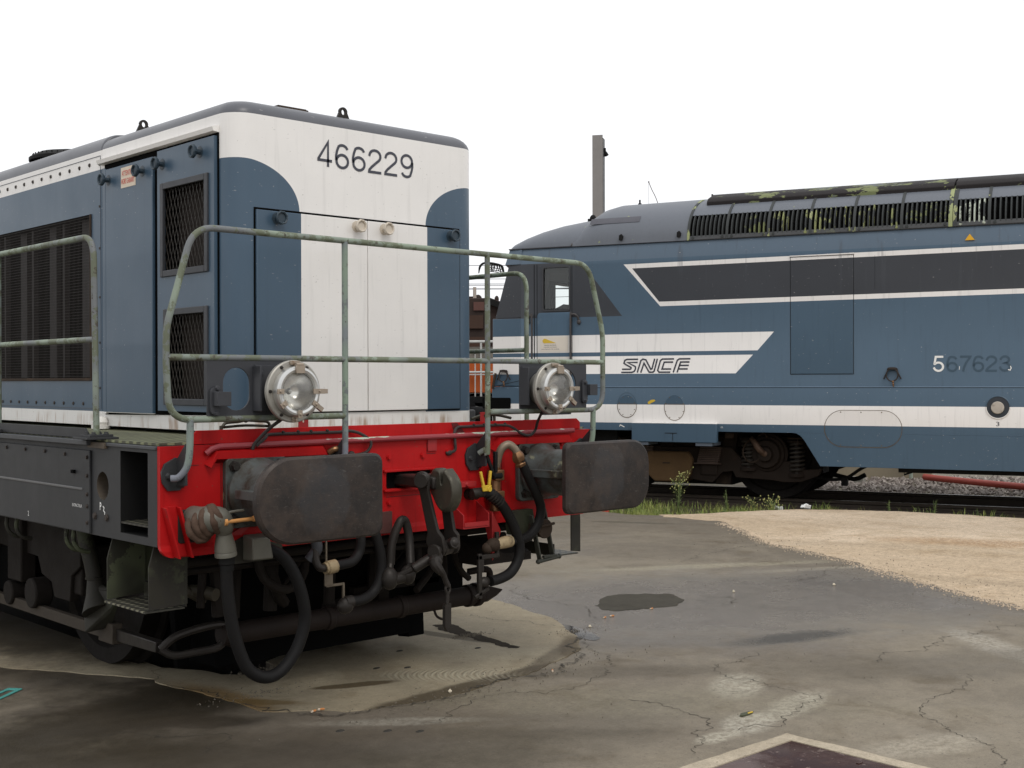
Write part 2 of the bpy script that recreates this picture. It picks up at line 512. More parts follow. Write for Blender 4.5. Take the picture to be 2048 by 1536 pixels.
def arc(cx, cy, r, a0, a1, n=8):
    return [(cx + r * math.cos(R(a0 + (a1 - a0) * i / n)), cy + r * math.sin(R(a0 + (a1 - a0) * i / n))) for i in range(n + 1)]
def rrect(x0, x1, y0, y1, r, n=6):
    rr = r if isinstance(r, (tuple, list)) else (r,) * 4       # corners: x1y1, x0y1, x0y0, x1y0
    return (arc(x1 - rr[0], y1 - rr[0], rr[0], 0, 90, n) + arc(x0 + rr[1], y1 - rr[1], rr[1], 90, 180, n)
            + arc(x0 + rr[2], y0 + rr[2], rr[2], 180, 270, n) + arc(x1 - rr[3], y0 + rr[3], rr[3], 270, 360, n))
def fillet(pts, r, n=6):
    out = [V(*pts[0])]
    for i in range(1, len(pts) - 1):
        a, b, c = V(*pts[i - 1]), V(*pts[i]), V(*pts[i + 1])
        rr = r[i - 1] if isinstance(r, (list, tuple)) else r
        d1, d2 = (a - b).normalized(), (c - b).normalized()
        p, q = b + d1 * rr, b + d2 * rr
        for k in range(n + 1):
            t = k / n; out.append(p * (1 - t) ** 2 + b * 2 * t * (1 - t) + q * t * t)
    out.append(V(*pts[-1]))
    return out

def text(name, s, wid, hgt, mp, mat, parent, slant=0.0, bold=0.0):
    """lettering: s fitted to wid x hgt, each point sent through mp(u, v)"""
    cu = bpy.data.curves.new('t', 'FONT'); cu.body = s; cu.resolution_u = 4; cu.offset = bold
    to = bpy.data.objects.new('t', cu); C.objects.link(to)
    bpy.context.view_layer.update()
    me = bpy.data.meshes.new_from_object(to.evaluated_get(bpy.context.evaluated_depsgraph_get()))
    bpy.data.objects.remove(to); bpy.data.curves.remove(cu)
    xs = [v.co.x for v in me.vertices]; ys = [v.co.y for v in me.vertices]
    x0, x1, y0, y1 = min(xs), max(xs), min(ys), max(ys)
    for v in me.vertices:
        a = (v.co.x - x0) / (x1 - x0) * wid; b = (v.co.y - y0) / (y1 - y0) * hgt
        v.co = mp(a + b * slant, b)
    me.name = name; me.materials.clear(); me.materials.append(mat)
    o = bpy.data.objects.new(name, me); C.objects.link(o); o.parent = parent
    return o
def ribbon(mb, pts, wd, mp):
    """a flat stroke of width wd along 2-D points"""
    n = len(pts); L, Rr = [], []
    for i in range(n):
        a = V(*pts[max(i - 1, 0)]); b = V(*pts[min(i + 1, n - 1)]); p = V(*pts[i])
        if 0 < i < n - 1:
            d1 = (p - a).normalized(); d2 = (b - p).normalized()
            m1 = V(-d1.y, d1.x); m2 = V(-d2.y, d2.x); mm = (m1 + m2).normalized()
            mm = mm * (wd / 2 / max(.4, mm.dot(m1)))
        else:
            d = (b - a).normalized(); mm = V(-d.y, d.x) * wd / 2
        L.append(p + mm); Rr.append(p - mm)
    vs = [mp(p.x, p.y) for p in L] + [mp(p.x, p.y) for p in Rr]
    mb.add(vs, [(i, i + 1, n + i + 1, n + i) for i in range(n - 1)])

LETTER_D = simple('dark_lettering', (.055, .058, .075), .5, 0, .1, 8)
LETTER_W = simple('white_lettering', (.80, .80, .78), .5, 0, .05, 8)
LETTER_G = simple('faded_lettering', (.046, .082, .118), .5, 0, .15, 10)
LETTER_R = simple('red_lettering', (.60, .09, .07), .5, 0, .1, 8)
STICKER = simple('cream_sticker', (.66, .56, .44), .5, 0, .12, 12, 0, (.45, .33, .22), .4, 20)


# ================================================================== THE SHUNTER (blue / white / red)
L1 = thing('diesel_locomotive', 'blue and white shunting locomotive with red buffer beam, numbered 466229', 'locomotive')

def rr_loop(hw, yf, yb, rad, z, n=8):
    """rounded front corners, square back"""
    pts = [(x, y, z) for x, y in arc(-hw + rad, yf + rad, rad, 180, 270, n)] + [(x, y, z) for x, y in arc(hw - rad, yf + rad, rad, 270, 360, n)]
    return pts + [(hw, yb, z), (-hw, yb, z)]
def hood_mesh(hw, yf, yb, rad, z0, zw, zt, edge, front=True):
    mb = MB(); loops = []
    loops.append(rr_loop(hw, yf, yb, rad, z0)); loops.append(rr_loop(hw, yf, yb, rad, zw))
    for k in range(1, 8):
        t = R(90 * k / 7); ins = edge * (1 - math.cos(t)); zz = zw + (zt - zw) * math.sin(t)
        yfi = yf + ins if front else yf
        loops.append(rr_loop(hw - ins, yfi, yb, max(rad - ins * .5, .02), zz))
    loops.append(rr_loop(hw - edge - .12, yf + (edge + .30 if front else 0), yb, .05, zt + .022))
    loops.append(rr_loop(hw - edge - .30, yf + (edge + .55 if front else 0), yb, .05, zt + .036))
    n = len(loops[0])
    vs = [p for l in loops for p in l]; fs = [tuple(range(n))[::-1]]
    for j in range(len(loops) - 1):
        for i in range(n):
            fs.append((j * n + i, j * n + (i + 1) % n, (j + 1) * n + (i + 1) % n, (j + 1) * n + i))
    fs.append(tuple(range((len(loops) - 1) * n, len(loops) * n)))
    mb.add(vs, fs); return mb

HW, YF = .77, .87
hood = hood_mesh(HW, YF, 2.235, .12, 1.295, 2.800, 2.880, .10).build('hood', P_SHUNT, L1)
cut(hood, MB().box(-.90, -.58, 1.03, 1.52, 1.40, 2.55), VOID)
hood2 = hood_mesh(.767, 2.242, 9.5, .015, 1.295, 2.800, 2.903, .105, False).build('rear_hood', P_SHUNT, L1)
cut(hood2, MB().box(-.95, -.62, 2.39, 4.35, 1.555, 2.468), VOID)
MB().box(-.762, .762, 2.232, 2.245, 1.29, 2.81).build('hood_joint', VOID, L1)

# side doors with their openings
def on_side(a, b): return (-.785, a, b)
SD = []
d = MB().plate([(.995, 1.388), (1.560, 1.388), (1.560, 2.702), (.995, 2.702)],
               [[(1.056, 2.072), (1.506, 2.072), (1.506, 2.520), (1.056, 2.520)], [(1.060, 1.430), (1.475, 1.430), (1.475, 1.886), (1.060, 1.886)]],
               -.792, -.774, 'x').build('side_door', P_SHUNT, L1)
d2 = MB().box(-.792, -.774, 1.615, 2.150, 1.368, 2.684).build('side_door', P_SHUNT, L1, .004)
MB().plate([(.984, 1.374), (2.196, 1.356), (2.196, 2.717), (.984, 2.717)], [[(1.02, 1.40), (1.53, 1.40), (1.53, 2.55), (1.02, 2.55)]], -.7745, -.7690, 'x').build('door_gap', VOID, L1)
for gi, (y0, y1, z0, z1) in enumerate(((1.056, 1.506, 2.072, 2.520), (1.060, 1.475, 1.430, 1.886))):
    fr = MB()
    t = .020
    fr.box(-.802, -.786, y0 - .012, y0 + t, z0 - .012, z1 + .012).box(-.802, -.786, y1 - t, y1 + .012, z0 - .012, z1 + .012)
    fr.box(-.802, -.786, y0 + t, y1 - t, z0 - .012, z0 + t).box(-.802, -.786, y0 + t, y1 - t, z1 - t, z1 + .012)
    g = fr.build('grille_frame', GREYB, d, .003)
    ms = MB(); W_, H_ = y1 - y0, z1 - z0
    slope = 2.6; k = -H_ / slope
    while k < W_ + H_ / slope:
        for sgn in (1, -1):
            pts = []
            for j in range(2):
                zz = z0 if j == 0 else z1
                yy = y0 + k + (zz - z0) / slope if sgn > 0 else y1 - k - (zz - z0) / slope
                pts.append([yy, zz])
            (ya, za), (yb, zb) = pts
            if max(ya, yb) <= y0 or min(ya, yb) >= y1: continue
            def at_(yc): return za + (zb - za) * (yc - ya) / (yb - ya)
            ends = sorted(((ya, za), (yb, zb)))
            (e0, f0), (e1, f1) = ends
            if e0 < y0: f0 = at_(y0); e0 = y0
            if e1 > y1: f1 = at_(y1); e1 = y1
            ya, za, yb, zb = e0, f0, e1, f1
            ms.cyl((-.780 - .003 * sgn, ya, za), (-.780 - .003 * sgn, yb, zb), .0018, 4)
        k += .034
    ms.build('expanded_mesh', simple('mesh_wire', (.048, .043, .037), .5, .4, .2, 9), d)
    MB().box(-.70, -.69, y0, y1, z0, z1).build('filter_panel', simple('filter_brown', (.020, .014, .011), .8, 0, .4, 20), d)
MB().box(-.788, -.774, 2.158, 2.192, 1.362, 2.690).build('door_post', P_SHUNT, L1, .002)
# rain gutter
MB().prism([(-.770, 2.718), (-.800, 2.722), (-.806, 2.742), (-.798, 2.744), (-.770, 2.752)], .985, 2.236, 'y').build('rain_gutter', simple('gutter_white', (.84, .82, .79), .4, 0, .04, 6, .05), L1)
# front doors
for a, b in ((-.645, .0045), (.0085, .624)):
    MB().box(a, b, YF - .014, YF + .002, 1.384, 2.352).build('front_door', P_SHUNT, L1, .003)
MB().box(-.653, .630, YF - .004, YF + .001, 1.378, 1.383).box(-.653, .630, YF - .004, YF + .001, 2.353, 2.363).box(-.653, -.646, YF - .004, YF + .001, 1.383, 2.353)\
    .box(.625, .634, YF - .004, YF + .001, 1.383, 2.353).build('door_gasket', VOID, L1)

def handwheel(p, d, mat):
    mb = MB(); d = V(*d)
    mb.lathe([(.030, -.001), (.030, .003), (.013, .004), (.013, .028), (.030, .032), (.034, .037), (.034, .047), (.029, .052), (.024, .049), (.022, .042), (.004, .042)], p, d, 9)
    return mb
KNB = simple('knob_blue', (.030, .048, .065), .45, 0, .15, 20)
KNW = simple('knob_offwhite', (.56, .50, .42), .5, 0, .2, 30, 0, (.16, .09, .05), .42, 30)
for x, mt in ((-.532, KNB), (-.064, KNW), (.110, KNW), (.559, KNB)):
    handwheel((x, YF - .012, 2.317), (0, -1, 0), mt).build('handwheel', mt, L1)
for y, z in ((2.115, 2.622), (1.722, 2.622), (1.507, 2.630), (1.128, 2.640)):
    handwheel((-.790, y, z), (-1, 0, 0), KNB).build('handwheel', KNB, L1)
# warning sticker on the side door
sk = MB().box(-.7935, -.7925, 1.795, 1.962, 2.560, 2.668).build('warning_sticker', STICKER, L1)
text('sticker_text', 'ATTENTION', .14, .028, lambda u, v: (-.7945, 1.95 - u, 2.622 + v), LETTER_R, sk, 0, .01)
text('sticker_text', 'HORS GABARIT', .15, .028, lambda u, v: (-.7945, 1.955 - u, 2.580 + v), LETTER_R, sk, 0, .01)
# number: narrow grotesque digits drawn as strokes
def digit(ch):
    if ch == '4': return [[(.40, 0), (.40, 1), (.02, .30), (.02, .245), (.56, .245)]]
    if ch == '2': return [[(.02, .70)] + [(.27 + .235 * math.cos(R(a)), .72 + .24 * math.sin(R(a))) for a in range(175, -46, -20)] + [(.30, .42), (.12, .24), (.03, .12), (.02, .04), (.54, .04)]]
    if ch in '69':
        p = [(.49, .80)] + [(.29 + .20 * math.cos(R(a)), .78 + .18 * math.sin(R(a))) for a in range(20, 150, 20)] + [(.07, .70), (.035, .5), (.04, .34)] + \
            [(.285 + .235 * math.cos(R(a)), .30 + .265 * math.sin(R(a))) for a in range(175, 545, 18)]
        if ch == '9': p = [(.56 - a, 1 - b) for a, b in p]
        return [p]
    if ch == '5': return [[(.52, .965), (.13, .965), (.07, .50)] + [(.27 + .24 * math.cos(R(a)), .315 + .275 * math.sin(R(a))) for a in range(140, -170, -20)] + [(.02, .26)]]
    if ch == '7': return [[(.02, .965), (.54, .965), (.50, .88), (.32, .55), (.22, .25), (.18, 0)]]
    if ch == '3': return [[(.04, .74)] + [(.27 + .20 * math.cos(R(a)), .75 + .21 * math.sin(R(a))) for a in range(165, -80, -20)] + [(.23, .525)] +
                          [(.27 + .24 * math.cos(R(a)), .285 + .245 * math.sin(R(a))) for a in range(80, -175, -20)] + [(.02, .30)]]
def number(mb, s, x0, z0, wid, hgt, mp, stroke=.105):
    adv = wid / (len(s) - 1 + .56 / .69)
    for i, ch in enumerate(s):
        for st in digit(ch):
            ribbon(mb, [(x0 + i * adv + a * adv / .69, z0 + b * hgt) for a, b in st], stroke * hgt, mp)
mb = MB(); number(mb, '466229', -.288, 2.602, .600, .122, lambda a, b: (a, YF - .0018, b), .112)
mb.build('number', LETTER_D, L1, smooth=False)

# roof fittings
def eye_mb(x, y, z, h=.055, ax=(1, 0)):
    mb = MB(); a = V(ax[0], ax[1], 0); n = V(-ax[1], ax[0], 0) * .8
    o = [(-.045, 0), (-.024, .045)] + [(.026 * math.cos(R(t)), h + .026 * math.sin(R(t)) - .006) for t in range(170, 9, -20)] + [(.024, .045), (.045, 0)]
    hole = [(.012 * math.cos(R(t)), h - .006 + .015 * math.sin(R(t))) for t in range(0, 360, 30)]
    mb.plate(o, [hole], -.008, .008, 'y')
    mb.v = [tuple(V(x, y, z) + a * p[0] + n * p[1] + V(0, 0, p[2])) for p in mb.v]
    return mb
for x, y, zz in ((-.045, 1.00, 2.874), (-.62, 2.05, 2.890)):
    eye_mb(x, y, zz, .052).build('lifting_eye', STEEL, L1)
MB().box(-.40, -.22, 1.05, 1.30, 2.880, 2.912).box(-.395, -.225, 1.06, 1.29, 2.912, 2.918).build('roof_hatch', RUSTY, L1, .003)
mb = MB().lathe([(.26, 0), (.26, .02), (.20, .055), (.10, .075), (.02, .075)], (-.42, 3.42, 2.925), (0, 0, 1), 28)
for k in range(40):
    t = 2 * PI * k / 40; mb.cyl((-.42 + .245 * math.cos(t), 3.42 + .245 * math.sin(t), 2.92), (-.42 + .235 * math.cos(t), 3.42 + .235 * math.sin(t), 2.968), .004, 5)
mb.build('roof_fan_grille', BLACK, L1)

# big radiator grille on the side: posts, wire netting
gp = MB()
for y in (2.41, 2.86, 3.31, 3.75, 4.2): gp.box(-.72, -.69, y - .012, y + .012, 1.56, 2.46)
for y in (2.62, 3.08, 3.52, 3.96): gp.box(-.69, -.66, y - .05, y + .05, 1.56, 2.46)
gp.build('radiator_post', simple('radiator_post_paint', (.030, .026, .025), .6, 0, .2, 8, 0, (.09, .075, .05), .4, 9), L1)
wn = MB()
k = 2.40
while k < 4.35: wn.box(-.766, -.7645, k, k + .0016, 1.557, 2.466); k += .017
k = 1.565
while k < 2.466: wn.box(-.7675, -.7660, 2.392, 4.348, k, k + .0014); k += .0165
wn.build('wire_netting', simple('netting_wire', (.045, .038, .034), .55, .3, .2, 9), L1)
f = MB().box(-.775, -.760, 2.378, 4.36, 1.540, 1.556).box(-.775, -.760, 2.378, 2.391, 1.556, 2.468).build('grille_surround', RUSTY, L1, .002)
BOLTB = simple('rusty_bolt', (.05, .040, .035), .6, .3, .2, 9)
rv = MB()
for k in range(18):
    rv.bolts([(-.765, 2.40 + k * .131, 2.742)], (-1, 0, 0), .010, .008)
    rv.bolts([(-.765, 2.36 + k * .131, 1.412)], (-1, 0, 0), .009, .007)
for z in (2.73, 2.50, 2.27, 2.0, 1.75, 1.5): rv.bolts([(-.765, 2.275, z)], (-1, 0, 0), .007, .006)
rv.build('panel_bolts', BOLTB, L1)
MB().box(-.769, -.764, 2.262, 6.6, 1.385, 1.389).box(-.769, -.764, 2.262, 6.6, 2.776, 2.779).box(-.769, -.764, 2.262, 2.265, 1.389, 2.776).build('panel_edge', simple('panel_edge_shadowless', (.07, .085, .11), .5), L1)
MB().sphere((-.80, 2.20, 1.315), .045, 1, 1, .75).cyl((-.80, 2.20, 1.30), (-.80, 2.20, 1.28), .05, 12).build('drain_cap', simple('cap_white', (.70, .68, .64), .5, 0, .1, 9, 0, (.25, .2, .12), .35, 12), L1)

# running plate and frame
fr = MB().box(-1.310, 1.310, .562, 9.6, .838, 1.246).build('main_frame', GREYM, L1)
ell = lambda cy, cz, a, b, n=24: [(cy + a * math.cos(2 * PI * i / n), cz + b * math.sin(2 * PI * i / n)) for i in range(n)]
cut(fr, MB().box(-1.40, -.95, .645, .902, .872, 1.232).box(.95, 1.40, .645, .902, .872, 1.232), BLACK)
cut(fr, MB().prism(ell(1.078, 1.066, .060, .064), -1.40, -1.16, 'x'), simple('hole_lining', (.075, .060, .045), .7, 0, .3, 12, 0, (.04, .05, .04), .5, 9))
cut(fr, MB().box(-1.40, -1.27, 1.325, 1.372, 1.108, 1.128), VOID)
# deeper under-frame is open below: floor of the frame stays dark
MB().box(-1.322, -1.3105, 1.19, 9.6, .842, 1.222).build('side_skirt', GREYM, L1, .003)
MB().box(-1.326, -1.3115, 1.262, 7.5, 1.035, 1.047).build('skirt_rib', simple('rib_paint', (.115, .115, .115), .5, 0, .1, 9), L1, .003)
MB().box(-1.335, -1.3225, 1.335, 1.362, 1.110, 1.126).build('skirt_latch', VOID, L1)
sb = MB().bolts([(-1.3225, 1.212, z) for z in (1.19, 1.105, 1.02, .965, .89)] + [(-1.3225, 1.45, 1.195), (-1.3225, 1.68, 1.2), (-1.3225, 1.92, 1.2), (-1.3225, 2.16, 1.2)], (-1, 0, 0), .008, .007)
sb.bolts([(-1.3105, 1.155, .925), (-1.3105, 1.035, .925)], (-1, 0, 0), .014, .008)
sb.build('skirt_bolts', BOLTB, L1)
MB().box(-1.345, 1.345, 1.168, 9.6, 1.2465, 1.270).box(-1.318, 1.318, .566, 1.16, 1.2465, 1.262).build('deck_edge', simple('deck_edge_paint', (.055, .058, .063), .5, 0, .2, 6, 0, (.13, .11, .06), .42, 10), L1, .003)
# chequered deck
DK = Mat('mossy_chequer_deck')
gx = ((DK.x * 90).op('SINE') * (DK.y * 90).op('SINE'))
cc = DK.mix(gx.step(-.1, .3), (.065, .065, .038), (.20, .21, .115))
cc = DK.mix(DK.noise(6, 5, .6).step(.45, .7) * .5, cc, (.05, .045, .03))
DK.set('Base Color', cc); DK.set('Roughness', .6); DK.bump(gx, .5, .004)
MB().box(-1.300, 1.300, .575, 9.5, 1.2705 - .006, 1.2745).build('deck_plate', DK.m, L1)
# plank along the edge, corner plate
MB().prism([(1.222, 1.2755), (1.222, 1.296), (1.250, 1.322), (7.5, 1.322), (7.5, 1.2755)], -1.316, -1.306, 'x').build('toe_board', GREYM, L1, .002)
MB().box(-1.39, -1.24, 1.06, 1.215, 1.2755, 1.285).box(-1.365, -1.255, 1.085, 1.195, 1.285, 1.296).bolts([(-1.34, 1.105, 1.296), (-1.28, 1.105, 1.296), (-1.34, 1.175, 1.296), (-1.28, 1.175, 1.296)], (0, 0, 1), .010, .012)\
    .box(-1.37, -1.24, 2.24, 2.36, 1.2755, 1.290).build('post_base', GREYM, L1, .002)
MB().box(-1.325, -1.3105, 1.03, 1.2, 1.236, 1.262).build('corner_lip', simple('lip_rust', (.09, .07, .05), .6, 0, .3, 9), L1)
# recessed step
TR = Mat('tread_plate'); gt = ((TR.x * 70 + TR.y * 70).op('SINE') * (TR.x * 70 - TR.y * 70).op('SINE'))
tc_ = TR.mix(gt.step(.25, .6), (.045, .043, .034), (.22, .21, .15)); TR.set('Base Color', tc_); TR.set('Roughness', .5); TR.set('Metallic', .3); TR.bump(gt, .6, .005); TR = TR.m
MB().box(-1.308, -1.03, .647, .900, .913, .921).build('step_tread', TR, L1)
# hanging steps on both sides
for sx in (-1, 1):
    st = MB()
    xi, xo, xb = (1.13, 1.312, 1.285) if sx < 0 else (1.262, 1.338, 1.33)
    for yy in (.636, 1.030):
        st.prism([(sx * xi, .838), (sx * xb, .838), (sx * xo, .745), (sx * xo, .560), (sx * xi, .570)], yy, yy + .007, 'y')
    st.box(min(sx * 1.13, sx * 1.1365), max(sx * 1.13, sx * 1.1365), .643, 1.030, .556, .62)
    s_ = st.build('hanging_step', GREENP, L1, .0015)
    MB().box(min(sx * 1.14, sx * 1.325), max(sx * 1.14, sx * 1.325), .643, 1.030, .549, .556).build('step_tread', TR, s_)
    if sx < 0: MB().plate([(sx * 1.12, .62), (sx * 1.12, .838), (sx * .90, .838), (sx * .90, .62)], [arc(sx * 1.01, .66, .07, 0, 180, 10)], 1.05, 1.056, 'y').build('step_backplate', GREENP, s_)
# lettering on the frame
text('frame_text', '2', .013, .024, lambda u, v: (-1.3232, 1.892 - u, .870 + v), LETTER_W, L1)
text('frame_text', 'EXTINCTEUR', .105, .014, lambda u, v: (-1.3232, 1.372 - u, .955 + v), LETTER_W, L1)
text('frame_text', 'P', .016, .036, lambda u, v: (-1.3112, 1.106 - u, .955 + v), LETTER_W, L1, 0, .03)
mb = MB(); ribbon(mb, [(1.075, .975), (1.062, .968), (1.068, .955), (1.055, .948), (1.058, .938)], .006, lambda a, b: (-1.3112, a, b)); mb.build('chalk_arrow', LETTER_W, L1)

# ------------------------------------------------------------------ buffer beam
bm_pts = [(-1.310, 1.262), (-1.310, .850)] + [(a, b) for a, b in arc(-1.250, .850, .060, 180, 270, 5)] + [(a, b) for a, b in arc(1.250, .850, .060, 270, 360, 5)] + [(1.310, 1.262)]
slot = rrect(-.125, .165, 1.012, 1.092, .012, 3)
beam = MB().plate(bm_pts, [slot], .536, .560, 'y').build('buffer_beam', RED, L1, .003)
MB().box(-.13, .17, .556, .559, 1.0, 1.10).build('slot_back', VOID, beam)
sh = MB().prism([(-.14, 1.012), (-.125, 1.012), (-.125, 1.092), (-.14, 1.092)], .50, .536, 'y')
MB().box(-.145, .185, .520, .5355, 1.093, 1.106).box(-.145, .185, .515, .5355, .998, 1.011).build('slot_frame', RED, beam, .003)
# vertical seams, weld plates
MB().box(-1.026, -1.022, .5345, .5365, .84, 1.20).box(.632, .636, .5345, .5365, .84, 1.22).box(-.125, .175, .5345, .5365, .972, .975)\
    .box(-1.20, -1.13, .5345, .5365, 1.176, 1.179).box(-1.203, -1.200, .5345, .5365, 1.176, 1.25).box(.13, .185, .5345, .5365, 1.172, 1.175).box(.127, .13, .5345, .5365, 1.172, 1.23).build('beam_seam', simple('seam_dark_red', (.09, .008, .008), .6), beam)
bb = [(-1.0, .535, z) for z in (1.128, 1.045, .93)] + [(x, .535, 1.173) for x in (-.93, -.83, -.73, -.60)] + [(x, .535, 1.165) for x in (-.11, .10)] + [(.10 - .21, .535, .945), (.262, .535, 1.176), (.262, .535, .998), (.262, .535, .90)] + [(x, .535, 1.19) for x in (.70, .83, .95, 1.08, 1.2)]
MB().bolts(bb, (0, -1, 0), .012, .011).build('beam_rivets', RED, beam)
MB().box(.130, .188, .528, .5355, 1.185, 1.245).build('folded_tab', RED_D, beam, .002)
SMG = simple('black_smudge', (.10, .010, .010), .6, 0, .3, 20)
MB().hull([(.33, .5605, 1.27), (.40, .5605, 1.27), (.35, .5605, 1.32), (.31, .5605, 1.32), (.33, .5615, 1.27), (.40, .5615, 1.27), (.35, .5615, 1.32), (.31, .5615, 1.32)]).build('upstand_smudge', SMG, beam)
# upper upstand, red and its lifting lugs
up = MB().prism([(-1.156, 1.264), (-1.156, 1.296), (-1.125, 1.324), (1.232, 1.324), (1.258, 1.304), (1.258, 1.264)], .562, .570, 'y').build('beam_upstand', RED, L1, .002)
MB().plate([(-.600, 1.320), (-.600, 1.372), (-.548, 1.372), (-.548, 1.320)], [ell(-.574, 1.352, .007, .009, 10)], .571, .577, 'y').plate([(.520, 1.320), (.520, 1.372), (.575, 1.372), (.575, 1.320)], [ell(.548, 1.352, .007, .009, 10)], .571, .577, 'y').build('upstand_lug', RED_D, up)
PIPEG = Mat('red_pipe_flaked_green')
n_ = PIPEG.noise(3.5, 6, .6, (1, 1, 1), 3) + PIPEG.z.step(1.258, 1.270) * .12
c_ = PIPEG.mix(n_.step(.60, .63), (.26, .030, .038), (.40, .47, .38)); PIPEG.set('Base Color', c_); PIPEG.set('Roughness', .45); PIPEG = PIPEG.m
MB().tube([(-1.10, .528, 1.225), (-1.075, .520, 1.245), (-1.04, .518, 1.254), (1.16, .518, 1.260)], .013, 10).build('beam_pipe', PIPEG, L1)
# awnings over the buffers
for x0, x1 in ((-1.06, -.49), (.60, 1.14)):
    MB().add([(x0, .536, 1.242), (x1, .536, 1.242), (x1 - .03, .500, 1.232), (x0 + .0, .500, 1.232), (x0 - .03, .500, 1.165), (x0 - .045, .536, 1.18), (x1, .505, 1.196), (x1 + .045, .536, 1.178), (x0, .505, 1.200)],
             [(0, 1, 2, 3), (3, 2, 6, 8), (0, 3, 4, 5), (3, 8, 4), (1, 7, 6, 2), (8, 6, 7, 1, 0, 5, 4)]).build('buffer_awning', RED, L1, 0)
# red channel at the left edge
MB().prism([(-1.300, .536), (-1.300, .490), (-1.290, .490), (-1.290, .520), (-1.250, .520), (-1.250, .495), (-1.240, .495), (-1.240, .536)], 0, 1, 'z')
ch = MB()
for a, b in ((-1.305, -1.295), (-1.245, -1.235)):
    ch.hull([(a, .536, 1.010), (b, .536, 1.010), (a, .49, 1.005), (b, .49, 1.005), (a + .055, .536, .795), (b + .055, .536, .795), (a + .055, .485, .790), (b + .055, .485, .790)])
ch.hull([(-1.295, .536, 1.010), (-1.245, .536, 1.010), (-1.295, .524, 1.010), (-1.245, .524, 1.010), (-1.240, .536, .795), (-1.190, .536, .795), (-1.240, .524, .795), (-1.190, .524, .795)])
ch.build('lamp_channel', RED, L1, .002)
# red bracket box and worn plates right of the hook
rb = MB()
rb.hull([(.285, .536, .915), (.285, .536, .80), (.285, .44, .80), (.285, .44, .86), (.292, .536, .915), (.292, .536, .80), (.292, .44, .80), (.292, .44, .86)])
rb.hull([(.455, .536, .915), (.455, .536, .80), (.455, .44, .80), (.455, .44, .86), (.462, .536, .915), (.462, .536, .80), (.462, .44, .80), (.462, .44, .86)])
rb.box(.285, .462, .44, .536, .790, .7995).box(.2925, .4545, .436, .4395, .7995, .822)
rb.box(.30, .40, .47, .536, .998, 1.024).bolts([(.335, .47, 1.011)], (0, -1, 0), .010, .010)
rb.build('cock_bracket', RED_D, L1, .003)
MB().box(-.20, -.10, .520, .5355, .800, .905).build('link_plate', simple('link_plate_grime', (.085, .032, .028), .6, 0, .3, 16, 0, (.30, .22, .05), .36, 25), L1, .002)
MB().hull([(-1.00, .535, .862), (-.93, .535, .862), (-.88, .535, .90), (-.92, .535, .90), (-1.00, .526, .862), (-.93, .526, .862), (-.88, .526, .90), (-.92, .526, .90)]).build('beam_patch', RED_D, L1)

# ------------------------------------------------------------------ buffers
def buffer(cx, s):
    """s = +1: this buffer's outer side is towards +x"""
    t = L1
    b = MB().prism(rrect(cx - .155, cx + .155, .895, 1.205, .03), .505, .5355, 'y').build('buffer', HOUSING, t, .004)
    MB().bolts([(cx + i * .115, .505, 1.05 + j * .115) for i in (-1, 1) for j in (-1, 1)], (0, -1, 0), .020, .025).build('flange_bolts', STEEL, b)
    MB().lathe([(.150, 0), (.150, .02), (.128, .05), (.122, .09), (.122, .34), (.126, .345), (.126, .365), (.100, .37)], (cx, .505, 1.05), (0, -1, 0), 40)\
        .box(cx - .150, cx - .112, .22, .44, 1.03, 1.07).box(cx + .112, cx + .150, .22, .44, 1.03, 1.07).build('buffer_housing', HOUSING, b, .003)
    MB().lathe([(.020, 0), (.024, .004), (.024, .020), (.018, .022), (.018, .032)], (cx + .02, .27, 1.165), (0, 0, 1), 8).build('grease_cap', simple('mint_cap', (.42, .48, .38), .5, 0, .3, 30), b)
    MB().cyl((cx, .14, 1.05), (cx, .03, 1.05), .098, 32).build('plunger', BLACK, b)
    # plate: nearly square inner corners, large rounded outer ones
    pl = rrect(cx - .3125, cx + .3125, .874, 1.228, (.045, .165, .172, .050) if s < 0 else (.13, .035, .04, .13), 10)
    face = MB(); n = len(pl)
    ins = [((x - cx) * .965 + cx, (z - 1.05) * .945 + 1.05) for x, z in pl]
    rings = [([(x, z) for x, z in pl], .030), ([(x, z) for x, z in pl], .006), (ins, -.004), ([((x - cx) * .6 + cx, (z - 1.05) * .6 + 1.05) for x, z in pl], -.014), ([((x - cx) * .25 + cx, (z - 1.05) * .25 + 1.05) for x, z in pl], -.018)]
    vs = [(x, yy, z) for rg, yy in rings for x, z in rg]
    fs = [tuple(range(n))]
    for j in range(len(rings) - 1):
        for i in range(n): fs.append((j * n + i, j * n + (i + 1) % n, (j + 1) * n + (i + 1) % n, (j + 1) * n + i))
    fs.append(tuple(range((len(rings) - 1) * n, len(rings) * n)))
    face.add(vs, fs).build('buffer_plate', BUFFERM, b, 0, 30)
buffer(-.8625, -1); buffer(.8865, 1)

# ------------------------------------------------------------------ draw hook and screw coupling
hk = MB()
prof = [(-.10, 1.080), (-.065, 1.118), (-.015, 1.120), (.005, 1.100), (.010, 1.060), (.022, 1.045), (.034, 1.062), (.036, 1.105), (.046, 1.122), (.062, 1.112),
        (.110, 1.075), (.130, 1.02), (.118, .965), (.075, .925), (.02, .918), (-.03, .94), (-.07, .985), (-.10, 1.02)]
